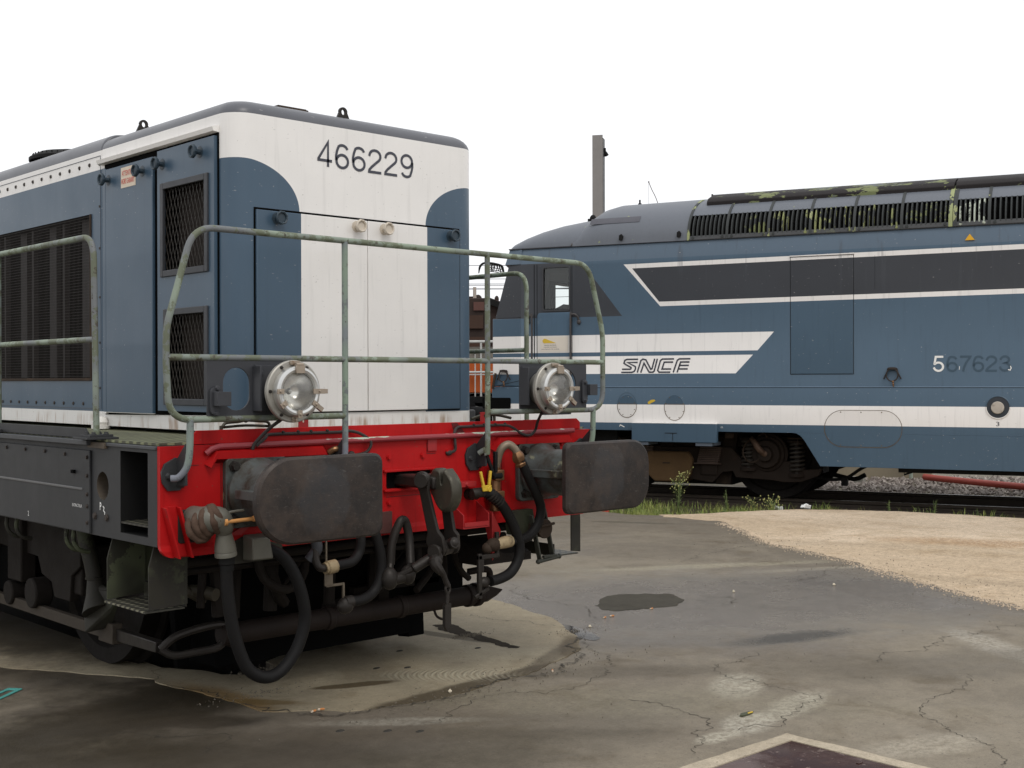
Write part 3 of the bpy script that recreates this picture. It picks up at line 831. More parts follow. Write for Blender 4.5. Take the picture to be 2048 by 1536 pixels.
# the hook lies in a plane along the track; drawn slightly turned as it hangs
def hookmap(a, d): return (a * .06 - .004, .245 - a * .72, 0)
hv = MB(); n = len(prof)
sm = []
for i in range(n):
    p0, p1, p2, p3 = prof[i - 1], prof[i], prof[(i + 1) % n], prof[(i + 2) % n]
    for k in range(3):
        t = k / 3
        sm.append(tuple(.5 * (2 * p1[j] + (p2[j] - p0[j]) * t + (2 * p0[j] - 5 * p1[j] + 4 * p2[j] - p3[j]) * t * t + (3 * p1[j] - p0[j] - 3 * p2[j] + p3[j]) * t ** 3) for j in (0, 1)))
prof = sm; n = len(prof)
for d_, sc in ((-.030, .88), (-.020, 1), (.020, 1), (.030, .88)):
    for a, z in prof:
        a2_, z2 = (a - .03) * sc + .03, (z - 1.02) * sc + 1.02
        q = hookmap(a2_, 0)
        hv.v.append((q[0] + d_ * 1.15, q[1] + d_ * .10, z2))
hv.f.append(tuple(range(n))); hv.f.append(tuple(range(3 * n, 4 * n)))
for j in range(3):
    for i in range(n): hv.f.append((j * n + i, j * n + (i + 1) % n, (j + 1) * n + (i + 1) % n, (j + 1) * n + i))
hv.build('draw_hook', HOOKM, L1, .004, 40)
MB().box(-.06, .03, .26, .57, 1.022, 1.082).build('draw_bar', STEEL, L1, .012)
def flat_link(p, q, wid, th, ax, name, parent, mat=STEEL, r0=.032, r1=.034):
    """a flat bar with an eye at both ends, ax = direction of its thickness"""
    mb = MB(); p, q = V(*p), V(*q); a = (q - p).normalized(); t = V(*ax).normalized(); t = (t - a * t.dot(a)).normalized(); s_ = a.cross(t)
    L = (q - p).length; o = []
    for k in range(13):
        u = 2 * PI * (k / 24) + PI / 2; o.append((r0 * math.cos(u), r0 * math.sin(u)))
    o.append((.05, -wid * .42)); o.append((L * .75, -wid * .5)); o.append((L - .05, -wid * .8))
    for k in range(13):
        u = 2 * PI * (k / 24) - PI / 2; o.append((L + r1 * math.cos(u), r1 * math.sin(u)))
    o.append((L - .05, wid * .8)); o.append((L * .75, wid * .5)); o.append((.05, wid * .42))
    nn = len(o)
    mb.add([p + a * x + s_ * y - t * th / 2 for x, y in o] + [p + a * x + s_ * y + t * th / 2 for x, y in o],
           [tuple(range(nn))[::-1], tuple(range(nn, 2 * nn))] + [(i, (i + 1) % nn, nn + (i + 1) % nn, nn + i) for i in range(nn)])
    return mb.build(name, mat, parent, .005)
cp = bpy.data.objects.new('screw_coupling', None); C.objects.link(cp); cp.parent = L1
flat_link((-.100, .290, 1.068), (-.035, .26, .742), .058, .024, (.93, .36, 0), 'coupling_link', cp, STEEL, .042, .044)
flat_link((.040, .300, 1.04), (.075, .28, .745), .056, .024, (.93, .36, 0), 'coupling_link', cp, STEEL, .036, .040)
MB().cyl((-.125, .268, 1.068), (.06, .38, 1.068), .026, 18).cyl((-.134, .262, 1.068), (-.118, .272, 1.068), .034, 18).build('coupling_pin', STEEL, cp, .002)
MB().cyl((-.075, .235, .735), (.10, .30, .742), .024, 18).cyl((-.082, .232, .735), (-.066, .238, .735), .033, 18).cyl((-.02, .255, .738), (.06, .285, .742), .036, 20).sphere((.035, .225, .765), .030).cyl((.035, .225, .765), (.030, .205, .770), .026, 16).build('coupling_trunnion', STEEL, cp, .002)
MB().cyl((-.01, .25, .735), (-.15, .30, .655), .020, 14).cyl((-.055, .265, .707), (-.145, .30, .655), .024, 14).build('coupling_screw', STEEL, cp, .001)
MB().tube([(-.045, .24, .71), (-.09, .215, .69), (-.075, .20, .655), (-.05, .20, .63), (-.035, .20, .60), (-.02, .20, .57)], [.024, .028, .022, .014, .013, .015], 10, 4).sphere((-.075, .225, .690), .034).build('screw_lever', STEEL, cp)
MB().tube([(-.02, .20, .585), (-.035, .20, .56), (-.022, .20, .535), (-.008, .20, .555), (-.02, .20, .585)], .007, 8, 4).tube([(-.022, .2, .545), (-.024, .2, .50), (-.026, .2, .49)], .009, 8).box(-.045, -.008, .19, .21, .385, .49).hull([(-.045, .19, .385), (-.008, .19, .385), (-.03, .19, .36), (-.045, .21, .385), (-.008, .21, .385), (-.03, .21, .36)]).build('lever_weight', STEEL, cp, .003)
# spare shackle hanging to its left
sh = MB().tube([(-.160, .46, .66), (-.150, .46, .76), (-.118, .45, .845), (-.095, .45, .868), (-.072, .45, .85), (-.06, .44, .77), (-.085, .40, .66)], .0215, 12, 5).build('coupling_shackle', STEEL, cp)
MB().cyl((-.205, .42, .590), (-.09, .40, .605), .028, 16).sphere((-.195, .42, .60), .050, .9, .8, 1.1).sphere((-.10, .40, .61), .044, .9, .8, 1.1).cyl((-.19, .43, .60), (-.160, .46, .67), .017, 10).cyl((-.10, .41, .61), (-.085, .40, .67), .017, 10).cyl((-.16, .42, .6), (-.06, .34, .665), .016, 10).build('shackle_bar', STEEL, cp)

# ------------------------------------------------------------------ front railing
YR = .44
rl = MB()
loop = fillet([(-.10, YR, 1.376), (-1.318, YR, 1.376), (-1.331, YR, 1.60), (-1.330, YR, 1.76), (-1.205, YR, 2.185), (1.200, YR, 2.178), (1.315, YR, 1.80), (1.315, YR, 1.60), (1.315, YR, 1.374), (.1, YR, 1.374)],
              [.10, .05, .05, .10, .10, .06, .05, .11], 8)
rl.tube(fillet([(-.435, YR, 1.376)] + [tuple(p) for p in loop[1:-1]] + [(.449, YR, 1.376)], .0001, 1) if 0 else [(-.435, YR, 1.376)] + [tuple(p) for p in loop[1:-1]] + [(.449, YR, 1.376)], .0142, 14)
front_rail = rl.build('front_handrail', GREENR, L1)
MB().cyl((-1.33, YR, 1.6365), (1.315, YR, 1.6365), .0138, 14).build('rail_crossbar', GREENR, front_rail)
for x in (-.4345, .4500):
    MB().tube([(x, YR, 2.178), (x, YR, 1.235), (x - .004, YR + .012, 1.19), (x - .018, YR + .045, 1.165)], .0142, 14, 4).build('rail_post', GREENR if x > 0 else GREYR, front_rail)
for x in (-1.222, 1.236):
    MB().tube([(x, YR, 1.376), (x - .004, YR, 1.24), (x - .012, YR + .012, 1.175), (x - .035, YR + .035, 1.135), (x - .06, YR + .055, 1.13)], .0150, 14, 4).build('rail_post', GREYR, front_rail)
for x in (-1.235, -.4345, .4500, 1.236):
    # gusset from the post back to the beam
    g = MB().hull([(x - .006, YR + .01, 1.275), (x + .006, YR + .01, 1.275), (x - .006, .532, 1.20), (x + .006, .532, 1.20), (x - .006, .532, 1.09), (x + .006, .532, 1.09), (x - .006, YR + .01, 1.10), (x + .006, YR + .01, 1.10)])
    g.prism([(x - .075, 1.155), (x - .060, 1.190), (x - .01, 1.215), (x + .035, 1.20), (x + .045, 1.12), (x + .01, 1.075), (x - .045, 1.075), (x - .07, 1.11)], .5225, .5350, 'y')
    g.bolts([(x - .045, .5225, 1.138), (x + .02, .5225, 1.10)], (0, -1, 0), .012, .012)
    g.build('post_bracket', GREYM, front_rail, .002)

# side railings
sr = MB().tube(fillet([(-1.31, 1.14, 1.28), (-1.31, 1.165, 2.20), (-1.31, 7.5, 2.20)], [.11], 8), .0142, 14).build('side_handrail', GREENR, L1)
MB().cyl((-1.31, 1.155, 1.728), (-1.31, 7.5, 1.728), .0136, 12).build('rail_crossbar', GREENR, sr)
for y in (2.30, 3.6, 5.0, 6.4): MB().cyl((-1.31, y, 1.28), (-1.31, y, 2.2), .0142, 12).build('rail_post', GREENR, sr)
sr = MB().tube(fillet([(1.25, .985, 1.28), (1.25, .985, 2.17), (1.25, 7.5, 2.17)], [.11], 8), .0142, 14).build('side_handrail', GREENR, L1)
MB().cyl((1.25, .985, 1.715), (1.25, 7.5, 1.715), .0136, 12).build('rail_crossbar', GREENR, sr)
for y in (3.2, 5.0): MB().cyl((1.25, y, 1.28), (1.25, y, 2.17), .0142, 12).build('rail_post', GREENR, sr)

# ------------------------------------------------------------------ lamp plates and headlights
def oval(cx, cz, a, b, n=10):
    return [(cx + a * math.cos(R(t)), cz + (b - a) + a * math.sin(R(t))) for t in range(0, 181, 18)] + [(cx + a * math.cos(R(t)), cz - (b - a) + a * math.sin(R(t))) for t in range(180, 361, 18)]
lp = MB().plate([(-1.146, 1.372), (-.700, 1.372), (-.700, 1.626), (-1.146, 1.626)], [oval(-1.006, 1.503, .065, .092)], YR - .006, YR + .002, 'y').build('lamp_plate', GREYB, L1, .0015)
MB().prism(oval(-1.118, 1.452, .020, .058), YR - .022, YR - .0065, 'y').box(-1.128, -1.062, YR - .060, YR - .050, 1.432, 1.492).box(-1.128, -1.118, YR - .050, YR - .022, 1.432, 1.492)\
    .bolts([(-1.108, YR - .022, 1.527 - .02), (-1.112, YR - .022, 1.40)], (0, -1, 0), .010, .01).build('lamp_iron', GREYB, lp, .003)
lp2 = MB().plate([(.672, 1.374), (1.176, 1.374), (1.176, 1.633), (.672, 1.633)], [rrect(.745, 1.095, 1.412, 1.600, .09)], YR - .006, YR + .002, 'y').build('lamp_plate', GREYB, L1, .0015)
MB().prism(oval(1.150, 1.475, .020, .065), YR - .022, YR - .0065, 'y').box(1.165, 1.225, YR - .045, YR - .035, 1.455, 1.515).box(1.165, 1.175, YR - .035, YR - .022, 1.455, 1.515)\
    .bolts([(1.15, YR - .022, 1.525), (1.15, YR - .022, 1.425)], (0, -1, 0), .010, .01).build('lamp_iron', GREYB, lp2, .003)
def headlight(cx, cz, yf):
    h = MB().lathe([(.085, .10), (.100, .06), (.112, .02), (.134, .018), (.136, .010), (.136, -.002), (.131, -.006), (.112, -.006), (.110, -.012)], (cx, yf, cz), (0, 1, 0), 56, False).build('headlight', CHROME, L1, 0, 30)
    MB().lathe([(.110, .004), (.109, .040), (.104, .048), (.096, .050), (.086, .047), (.083, .036)], (cx, yf, cz), (0, -1, 0), 56, False).build('lens_ring', CHROME2, h, 0, 30)
    MB().lathe([(.0835 * math.sin(R(90 - k * 9)) + .001, .036 - .075 * (1 - math.cos(R(0))) - .075 * (1 - (math.sin(R(90 - k * 9))) ** 2)) for k in range(10)], (cx, yf, cz), (0, -1, 0), 48, False).build('reflector', MIRROR, h, 0, 60)
    MB().sphere((cx, yf + .025, cz), .008, 1, 1, 1).build('bulb', simple('bulb_glass', (.7, .7, .68), .1), h)
    ln = MB().lathe([(.083, .036), (.070, .042), (.045, .047), (.015, .049), (.001, .049)], (cx, yf, cz), (0, -1, 0), 48, False); ln.build('lens', LENS, h, 0, 80)
    MB().lathe([(.085, -.10), (.085, -.13), (.05, -.16)], (cx, yf, cz), (0, -1, 0), 32).build('lamp_shell', GREYB, h)
    for k, a in enumerate((0, 180, 215, 325, 270)):
        cl = MB()
        dx, dz = math.cos(R(a)), math.sin(R(a)); rr_ = .103 if a not in (0,) else .118
        cl.obox((cx + dx * .098, yf - .052, cz + dz * .098), .034 if a else .060, .022, .007, (dx, 0, dz), (-dz, 0, dx))
        if a in (325, 0): cl.obox((cx + dx * .130, yf - .046, cz + dz * .130), .026, .020, .016, (dx, 0, dz), (-dz, 0, dx))
        cl.bolts([(cx + dx * .100, yf - .056, cz + dz * .100)], (0, -1, 0), .005, .006)
        cl.build('retaining_clip', BRASS, h, .001)
    cl = MB()
    cl.box(cx - .013, cx + .013, yf - .014, yf - .006, cz - .134, cz - .104).bolts([(cx, yf - .014, cz - .122)], (0, -1, 0), .008, .01)
    cl.box(cx - .022, cx + .022, yf - .058, yf - .048, cz + .078, cz + .112).box(cx - .024, cx + .024, yf - .016, yf - .006, cz + .116, cz + .133).cyl((cx - .018, yf - .050, cz + .116), (cx + .018, yf - .050, cz + .116), .007, 8)\
        .box(cx - .008, cx + .008, yf - .050, yf - .010, cz + .110, cz + .124)
    cl.build('lens_hinge', BRASS, h, .001)
    MB().bolts([(cx + .121 * math.cos(R(a)), yf - .006, cz + .121 * math.sin(R(a))) for a in (28 + 30, 122, 180, 237, 303, 8)], (0, -1, 0), .006, .008, 8).build('ring_screws', STEEL, h)
    MB().box(cx - .135, cx - .125, yf + .05, YR - .006, cz - .085, cz + .11).box(cx - .125, cx + .06, YR - .016, YR - .0065, cz - .085, cz + .115).box(cx - .06, cx + .02, yf + .10, YR - .016, cz - .05, cz + .05).bolts([(cx - .10, YR - .016, cz + .08)], (0, -1, 0), .012, .01).build('lamp_bracket', GREYB, h, .002)
headlight(-.793, 1.4915, .32); headlight(.806, 1.4935, .32)
MB().box(.86, 1.06, YR - .002, YR + .03, 1.352, 1.372).build('spare_bracket', GREYB, L1)

# cables from the headlights along the upstand
CABLE = simple('cable_rubber', (.030, .022, .020), .6, 0, .2, 20)
MB().tube([(-.80, .40, 1.37), (-.83, .46, 1.325), (-.875, .50, 1.262), (-.885, .507, 1.235)], .0085, 8, 4).tube([(-.865, .508, 1.250), (-.81, .52, 1.283), (-.78, .548, 1.295), (-.70, .549, 1.297), (-.40, .549, 1.296), (-.335, .549, 1.300), (-.28, .53, 1.285), (-.235, .51, 1.245), (-.255, .515, 1.20), (-.31, .53, 1.186), (-.335, .534, 1.19)], .0075, 8, 4)\
    .sphere((-.335, .530, 1.19), .020, 1, .6, .8).bolts([(x, .549, 1.305) for x in (-.70, -.62, -.55, -.46)], (0, -1, 0), .006, .01).build('headlight_cable', CABLE, L1)
MB().tube([(.80, .40, 1.37), (.815, .45, 1.315), (.83, .48, 1.275), (.80, .49, 1.245), (.745, .50, 1.255), (.69, .53, 1.295), (.60, .549, 1.302), (.40, .549, 1.300), (.34, .545, 1.298), (.305, .53, 1.275), (.30, .52, 1.225), (.30, .52, 1.185), (.27, .53, 1.172)], .0075, 8, 4)\
    .sphere((.268, .530, 1.172), .018, 1.2, .6, .8).bolts([(x, .549, 1.308) for x in (.45, .52, .60, .67)], (0, -1, 0), .006, .01).build('headlight_cable', CABLE, L1)
# clamp handle lying on the deck behind the upstand
MB().tube([(-.98, .60, 1.335), (-.96, .60, 1.352), (-.90, .60, 1.356), (-.86, .60, 1.362), (-.80, .60, 1.357), (-.75, .60, 1.352), (-.735, .60, 1.33)], .007, 8, 4).tube([(-.975, .61, 1.332), (-.86, .61, 1.338), (-.74, .61, 1.332)], .006, 8, 3).sphere((-.862, .598, 1.362), .012).cyl((-.985, .60, 1.34), (-.985, .60, 1.29), .008).build('clamp_handle', HOOKM, L1)
MB().tube([(.50, .62, 1.335), (.56, .62, 1.35), (.62, .62, 1.356), (.70, .62, 1.350), (.78, .62, 1.335)], .008, 8, 4).cyl((.66, .62, 1.29), (.66, .62, 1.365), .008).box(.63, .70, .60, .63, 1.36, 1.372).build('clamp_handle', HOOKM, L1)
# box seen past the hood, on the right of the deck
MB().box(.78, 1.22, 1.4, 2.1, 1.2755, 1.36).build('deck_box', GREYM, L1, .01)

# ------------------------------------------------------------------ heating coupling, left
sk = MB().prism(rrect(-1.236, -1.085, .850, .992, .015), .520, .5355, 'y').build('socket_plate', STEEL, L1, .003)
MB().tube([(-1.165, .52, .955), (-1.165, .46, .955), (-1.150, .42, .955), (-1.110, .405, .950), (-1.090, .405, .920), (-1.083, .41, .895)], [.052, .052, .056, .056, .046, .036], 18, 5).build('socket_elbow', GREYCAST, sk)
MB().lathe([(.036, 0), (.041, .01), (.034, .022), (.034, .040), (.044, .085), (.046, .110), (.044, .112), (.047, .118), (.047, .132), (.030, .133)], (-1.087, .408, .925), (.13, .06, -1), 28).build('socket_neck', GREYCAST, sk)
# canvas lagging wound round the elbow
cv = MB()
for (o, d, r_, w_) in (((-1.165, .44, .935), (.5, -1, .35), .066, .020), ((-1.150, .425, .945), (.7, -1, .2), .066, .018), ((-1.130, .415, .955), (1, -.6, .4), .064, .018), ((-1.115, .410, .965), (1, -.3, .6), .060, .020), ((-1.175, .455, .915), (.2, -1, .5), .064, .02)):
    prof = [(r_ - .012, -w_), (r_, -w_ * .6), (r_ + .003, 0), (r_, w_ * .6), (r_ - .012, w_)]
    cv.lathe(prof, o, d, 22)
cv.hull([(-1.205, .44, 1.0), (-1.14, .40, 1.005), (-1.085, .38, .96), (-1.10, .36, .955), (-1.15, .42, .985), (-1.185, .47, .975)])
cv.hull([(-1.205, .45, .93), (-1.20, .46, .885), (-1.15, .42, .86), (-1.115, .37, .935), (-1.095, .365, .945), (-1.13, .36, .92)])
cvo = cv.build('canvas_wrap', CLOTH, sk, 0, 50)
dm = cvo.modifiers.new('subd', 'SUBSURF'); dm.levels = dm.render_levels = 1
tx = bpy.data.textures.new('folds', 'CLOUDS'); tx.noise_scale = .035
dp = cvo.modifiers.new('folds', 'DISPLACE'); dp.texture = tx; dp.strength = .016; dp.mid_level = .5
MB().cyl((-1.105, .36, .945), (-.948, .37, .948), .0085, 12).cyl((-1.112, .36, .945), (-1.098, .36, .945), .016, 14).cyl((-.965, .37, .948), (-.952, .37, .948), .013, 14).build('socket_lever', ORANGEL, sk, .001)
MB().tube([(-1.13, .39, .97), (-1.06, .385, .983), (-1.00, .39, .985)], .006, 8, 3).build('socket_pin', GREYCAST, sk)
MB().tube([(-1.071, .412, .800), (-1.068, .415, .755), (-1.061, .42, .650), (-1.045, .42, .53), (-1.020, .42, .425), (-.965, .42, .300), (-.880, .42, .246), (-.795, .42, .262), (-.715, .42, .345), (-.672, .42, .460), (-.682, .42, .565), (-.715, .43, .67), (-.765, .45, .755), (-.82, .48, .79), (-.86, .51, .795)],
          [.033, .026] + [.0275] * 13, 18, 6).build('heating_hose', RUBBER, L1)
MB().lathe([(.034, 0), (.034, .05), (.029, .055), (.029, .08)], (-1.069, .413, .812), (.05, .03, -1), 20).build('hose_collar', BLACK, L1)
MB().lathe([(.036, 0), (.042, .02), (.038, .05), (.030, .06)], (-.885, .53, .800), (1, -.75, -.25), 20).build('hose_collar', BLACK, L1)
db = MB().prism([(-.995, .80), (-.955, .840), (-.90, .860), (-.72, .80), (-.715, .74), (-.98, .735)], .525, .535, 'y').bolts([(-.965, .525, .800)], (0, -1, 0), .012, .01).build('dummy_socket_plate', GREENP, L1, .002)
MB().hull([(-.925, .44, .852), (-.925, .44, .756), (-.84, .44, .852), (-.82, .44, .756), (-.925, .524, .862), (-.925, .524, .750), (-.80, .524, .862), (-.80, .524, .750)]).build('dummy_socket_box', GREYCAST, db, .006)

# brake hoses
def hose(name, pts, r, mat=RUBBER, n=5): return MB().tube(pts, r, 16, n).build(name, mat, L1)
hose('brake_hose', [(-.350, .50, .90), (-.345, .46, .85), (-.340, .45, .79), (-.352, .45, .735), (-.395, .44, .700), (-.450, .44, .692), (-.510, .44, .688)], .023)
MB().lathe([(.024, 0), (.031, .005), (.032, .05), (.027, .055), (.027, .065)], (-.485, .44, .690), (-1, 0, -.12), 16).build('hose_coupling', CREAM, L1)
MB().tube([(-.545, .44, .684), (-.575, .445, .69), (-.585, .46, .73), (-.575, .47, .80)], .018, 12, 4).build('hose_bracket_arm', STEEL, L1)
MB().tube([(-.578, .47, .87), (-.58, .47, .82), (-.572, .47, .77), (-.60, .49, .72)], .026, 14, 4).build('hose_stub', GREYB, L1)
MB().obox((-.522, .45, .645), .045, .008, .09).obox((-.485, .45, .60), .10, .008, .012).obox((-.440, .45, .565), .010, .012, .08).obox((-.535, .45, .72), .008, .01, .22).build('dummy_hook', simple('bare_bracket', (.14, .115, .085), .5, .4, .3, 20), L1, .002)
hose('brake_hose', [(-.300, .52, .90), (-.270, .46, .85), (-.243, .45, .78), (-.220, .45, .68), (-.228, .45, .60), (-.270, .45, .54), (-.340, .44, .516), (-.410, .44, .515)], .024)
MB().sphere((-.435, .44, .50), .040, 1.1, .8, 1).cyl((-.40, .44, .515), (-.44, .44, .513), .030, 16).build('hose_head', STEEL, L1)
MB().sphere((-.62, .56, 1.20), .03).tube([(-.47, .52, 1.205), (-.45, .50, 1.22), (-.41, .50, 1.218)], .014, 10, 3).build('gauge_elbow', COPPER, L1)
# right: main reservoir pair
hose('brake_hose', [(.655, .41, 1.118), (.672, .405, 1.085), (.700, .40, 1.03), (.755, .40, .945), (.800, .41, .865), (.790, .42, .785), (.735, .425, .725), (.66, .43, .705), (.60, .43, .705)], .025)
MB().tube([(.548, .50, .95), (.548, .49, 1.05), (.546, .47, 1.13), (.556, .45, 1.185), (.590, .435, 1.205), (.622, .42, 1.180), (.632, .415, 1.155)], .021, 14, 5).build('pipe_elbow', ELBOWM, L1)
MB().lathe([(.022, -.02), (.033, 0), (.036, .012), (.034, .03), (.028, .034), (.028, .044), (.032, .046), (.030, .062)], (.634, .414, 1.150), (.45, -.06, -1), 6).build('hose_nut', COPPER, L1, .002)
MB().cyl((.545, .49, .86), (.545, .49, 1.10), .030, 12).box(.515, .578, .45, .52, 1.02, 1.075).box(.505, .585, .455, .53, .93, .965).build('angle_cock', COPPER, L1, .006)
MB().box(.512, .530, .45, .47, 1.06, 1.17).obox((.475, .45, 1.105), .016, .016, .13, (1, 0, .45), (0, 1, 0)).cyl((.50, .46, 1.045), (.56, .46, 1.045), .018, 10).build('cock_handle', BLACK, L1, .003)
MB().tube([(.600, .43, .705), (.56, .43, .703), (.50, .435, .695)], [.030, .032, .026], 14, 3).build('hose_coupling', CREAM, L1)
MB().sphere((.49, .44, .695), .040, 1.2, .9, .9).sphere((.455, .45, .68), .030).build('hose_head', RUSTY, L1)
hose('brake_hose', [(.440, .45, .965), (.482, .43, .950), (.528, .42, .900), (.575, .42, .840), (.625, .42, .755), (.655, .42, .670), (.640, .42, .600), (.590, .42, .545), (.520, .42, .522), (.450, .42, .515)], .027)
for i in range(5):
    MB().lathe([(.028, 0), (.033, .003), (.033, .010), (.028, .013)], (.463 + i * .013, .437 - i * .0025, .957 - i * .010), (.78, -.1, -.62), 16).build('hose_clamp', STEEL, L1)
MB().sphere((.425, .44, .510), .032, 1.2, .8, .9).box(.375, .40, .425, .445, .43, .66).box(.375, .52, .425, .445, .628, .652).box(.395, .412, .425, .445, .565, .63).box(.50, .52, .428, .448, .63, .76).obox((.40, .435, .46), .10, .02, .02, (1, 0, .4), (0, 1, 0)).build('dummy_hook', STEEL, L1, .004)
MB().hull([(.462, .50, .87), (.475, .50, .87), (.462, .42, .87), (.56, .50, .76), (.57, .50, .74), (.56, .46, .76), (.535, .50, .60), (.55, .50, .62)]).build('hose_guard', RED_D, L1, .001)
MB().tube([(.40, .47, .955), (.37, .46, .965), (.44, .45, .968)], .026, 12, 3).cyl((.40, .50, .955), (.40, .536, .955), .03, 14).build('cock_body', STEEL, L1)
# V shaped yellow cock handle
yh = MB()
yh.hull([(.398, .425, .975), (.448, .425, .975), (.392, .425, 1.005), (.455, .425, 1.005), (.398, .415, .975), (.448, .415, .975), (.392, .415, 1.005), (.455, .415, 1.005)])
yh.obox((.394, .42, 1.035), .013, .012, .085, (1, 0, .28), (0, 1, 0)).obox((.445, .42, 1.035), .013, .012, .085, (1, 0, -.14), (0, 1, 0)).cyl((.44, .41, .985), (.44, .435, .985), .014, 12)
yh.build('cock_handle', YELLOW, L1, .002)
# jumper cable box hanging at the right
jb = MB().hull([(.665, .50, .85), (.83, .50, .85), (.69, .50, .72), (.86, .50, .72), (.665, .56, .85), (.83, .56, .85), (.69, .56, .72), (.86, .56, .72)]).build('jumper_box', GREENP, L1, .004)
MB().cyl((.84, .43, .75), (.84, .52, .75), .048, 22).cyl((.84, .415, .75), (.84, .43, .75), .052, 22).cyl((.80, .41, .765), (.90, .41, .775), .008, 8).build('jumper_dial', RUSTY, jb, .003)
MB().obox((.885, .44, .72), .010, .03, .28, (1, 0, .26), (0, 1, 0)).obox((.79, .44, .70), .010, .03, .26, (1, 0, .26), (0, 1, 0)).obox((.885, .43, .60), .10, .02, .014).cyl((.80, .43, .578), (.955, .43, .592), .011, 10).sphere((.80, .43, .578), .014).sphere((.956, .43, .592), .014).obox((.87, .47, .82), .020, .02, .12, (1, 0, .3), (0, 1, 0)).build('swing_bracket', simple('bracket_olive', (.05, .052, .042), .5, .3, .3, 14, 0, (.16, .165, .12), .40, 18), jb, .002)
MB().hull([(.55, .62, .62), (.93, .62, .60), (.93, .62, .56), (.55, .62, .56), (.55, .78, .70), (.93, .78, .66), (.93, .78, .56), (.55, .78, .56)]).build('drip_tray', BOGIE, L1)

# ------------------------------------------------------------------ running gear
WHEEL = simple('wheel_steel', (.009, .007, .006), .7, .1, .3, 8, 0, (.030, .020, .014), .42, 8, spec=.2)
def wheelset(parent, y, rad, mat, hubmat, x=0.0, half=.7175, axle_dir='x'):
    pts = [(.06, 0), (rad * .30, 0), (rad * .32, .03), (rad * .80, .03), (rad * .84, .0), (rad, 0), (rad, .10), (rad + .03, .115), (rad + .03, .135), (rad * .84, .14), (rad * .80, .10), (rad * .32, .10), (.10, .15)]
    for s in (-1, 1):
        if axle_dir == 'x': MB().lathe(pts, (x + s * (half + .065), y, rad), (-s, 0, 0), 48).build('wheel', mat, parent, 0, 30)
        else: MB().lathe(pts, (y, half + s * (half + .065), rad), (0, -s, 0), 48).build('wheel', mat, parent, 0, 30)
for y in (2.22, 4.55):
    wheelset(L1, y, .52, WHEEL, BOGIE)
    MB().cyl((-.75, y, .52), (.75, y, .52), .075, 16).build('axle', BOGIE, L1)
bg_ = MB()
for s in (-1, 1):
    a, b = sorted((s * .93, s * .985))
    bg_.prism([(2.05, .83), (2.05, .56), (2.16, .50), (2.18, .36), (2.38, .36), (2.42, .44), (2.55, .47), (2.60, .56), (3.2, .58), (3.35, .44), (3.9, .42), (4.6, .42), (4.8, .60), (4.8, .83)], a, b, 'x')
bg_.box(-.93, .93, 2.9, 3.1, .42, .78).box(-.93, .93, 1.25, 1.35, .66, .80)
bg_.build('bogie_frame', BOGIE, L1, .006)
bx = MB()
for s in (-1, 1):
    for y in (2.22, 4.55):
        MB().box(*sorted((s * .80, s * .965)), y - .14, y + .14, .40, .66).build('axle_box', BOGIE, L1, .01)
    bx.box(*sorted((s * .93, s * 1.02)), 2.75, 2.95, .40, .82)
    bx.cyl((s * .93, 2.60, .36), (s * 1.03, 2.60, .36), .085, 18).cyl((s * .93, 2.95, .32), (s * 1.02, 2.95, .32), .07, 18)
bx.build('bogie_damper', BOGIE, L1, .01)
# U-shaped pipe hoops under the skirt, sand pipe and brake shoe
for y in (2.29, 2.16, 1.55, 1.47):
    MB().tube([(-1.27, y, .84), (-1.275, y, .78), (-1.25, y - .01, .735), (-1.20, y - .01, .72)], .011, 8, 3).build('pipe_hoop', GREENP, L1)
MB().tube([(-1.05, 1.86, .80), (-1.045, 1.84, .72), (-1.035, 1.80, .62), (-1.03, 1.78, .54)], [.040, .040, .040, .040], 16, 5).tube([(-1.03, 1.78, .545), (-1.03, 1.78, .535)], .045, 16)\
    .tube([(-1.03, 1.78, .535), (-1.03, 1.75, .46), (-1.04, 1.70, .38)], [.036, .055, .085], 16, 5).build('sand_pipe', GREENP, L1)
MB().hull([(-1.06, 1.84, .33), (-1.03, 1.60, .40), (-1.0, 1.55, .50), (-1.10, 1.74, .27), (-.99, 1.66, .30), (-1.02, 1.8, .52), (-1.06, 1.78, .50)]).build('brake_shoe', GREENP, L1, .01)
MB().tube([(-1.00, 1.55, .655), (-1.02, 1.35, .64), (-1.02, 1.25, .635), (-1.02, 1.1, .635)], .022, 12, 4).tube([(-1.06, 1.02, .62), (-1.0, .98, .57), (-.94, .9, .57), (-.9, .8, .56)], .03, 12, 4).tube([(-1.1, .95, .70), (-1.02, .92, .60), (-.9, .9, .52)], .022, 12, 4).build('under_pipe', simple('under_pipe_paint', (.05, .043, .03), .6, .1, .3, 12, 0, (.14, .15, .09), .42, 12), L1)
# brake rod outside the wheels, cross tube and yoke
MB().obox((-.985, 3.55, .265), .035, 3.6, .060, (1, 0, 0), (0, 1, 0)).box(-1.02, -.965, 1.60, 1.76, .225, .325).build('brake_rod', simple('rod_brown', (.045, .035, .025), .75, .0, .3, 8, 0, (.035, .028, .022), .45, 5), L1, .004)
MB().hull([(-1.0, 1.60, .30), (-1.0, 1.60, .24), (-.96, 1.60, .30), (-.96, 1.60, .24), (-1.07, 1.05, .33), (-1.07, 1.05, .28), (-1.02, 1.05, .33), (-1.02, 1.05, .28)]).build('yoke_arm', STEEL, L1, .004)
MB().tube([(-1.06, 1.02, .30), (-1.00, .99, .355), (-.88, .96, .385), (-.78, .95, .385), (-.76, .95, .34), (-.80, .95, .285), (-.92, .96, .275), (-1.01, .99, .270), (-1.06, 1.02, .30)], .019, 10, 5).build('brake_yoke', STEEL, L1)
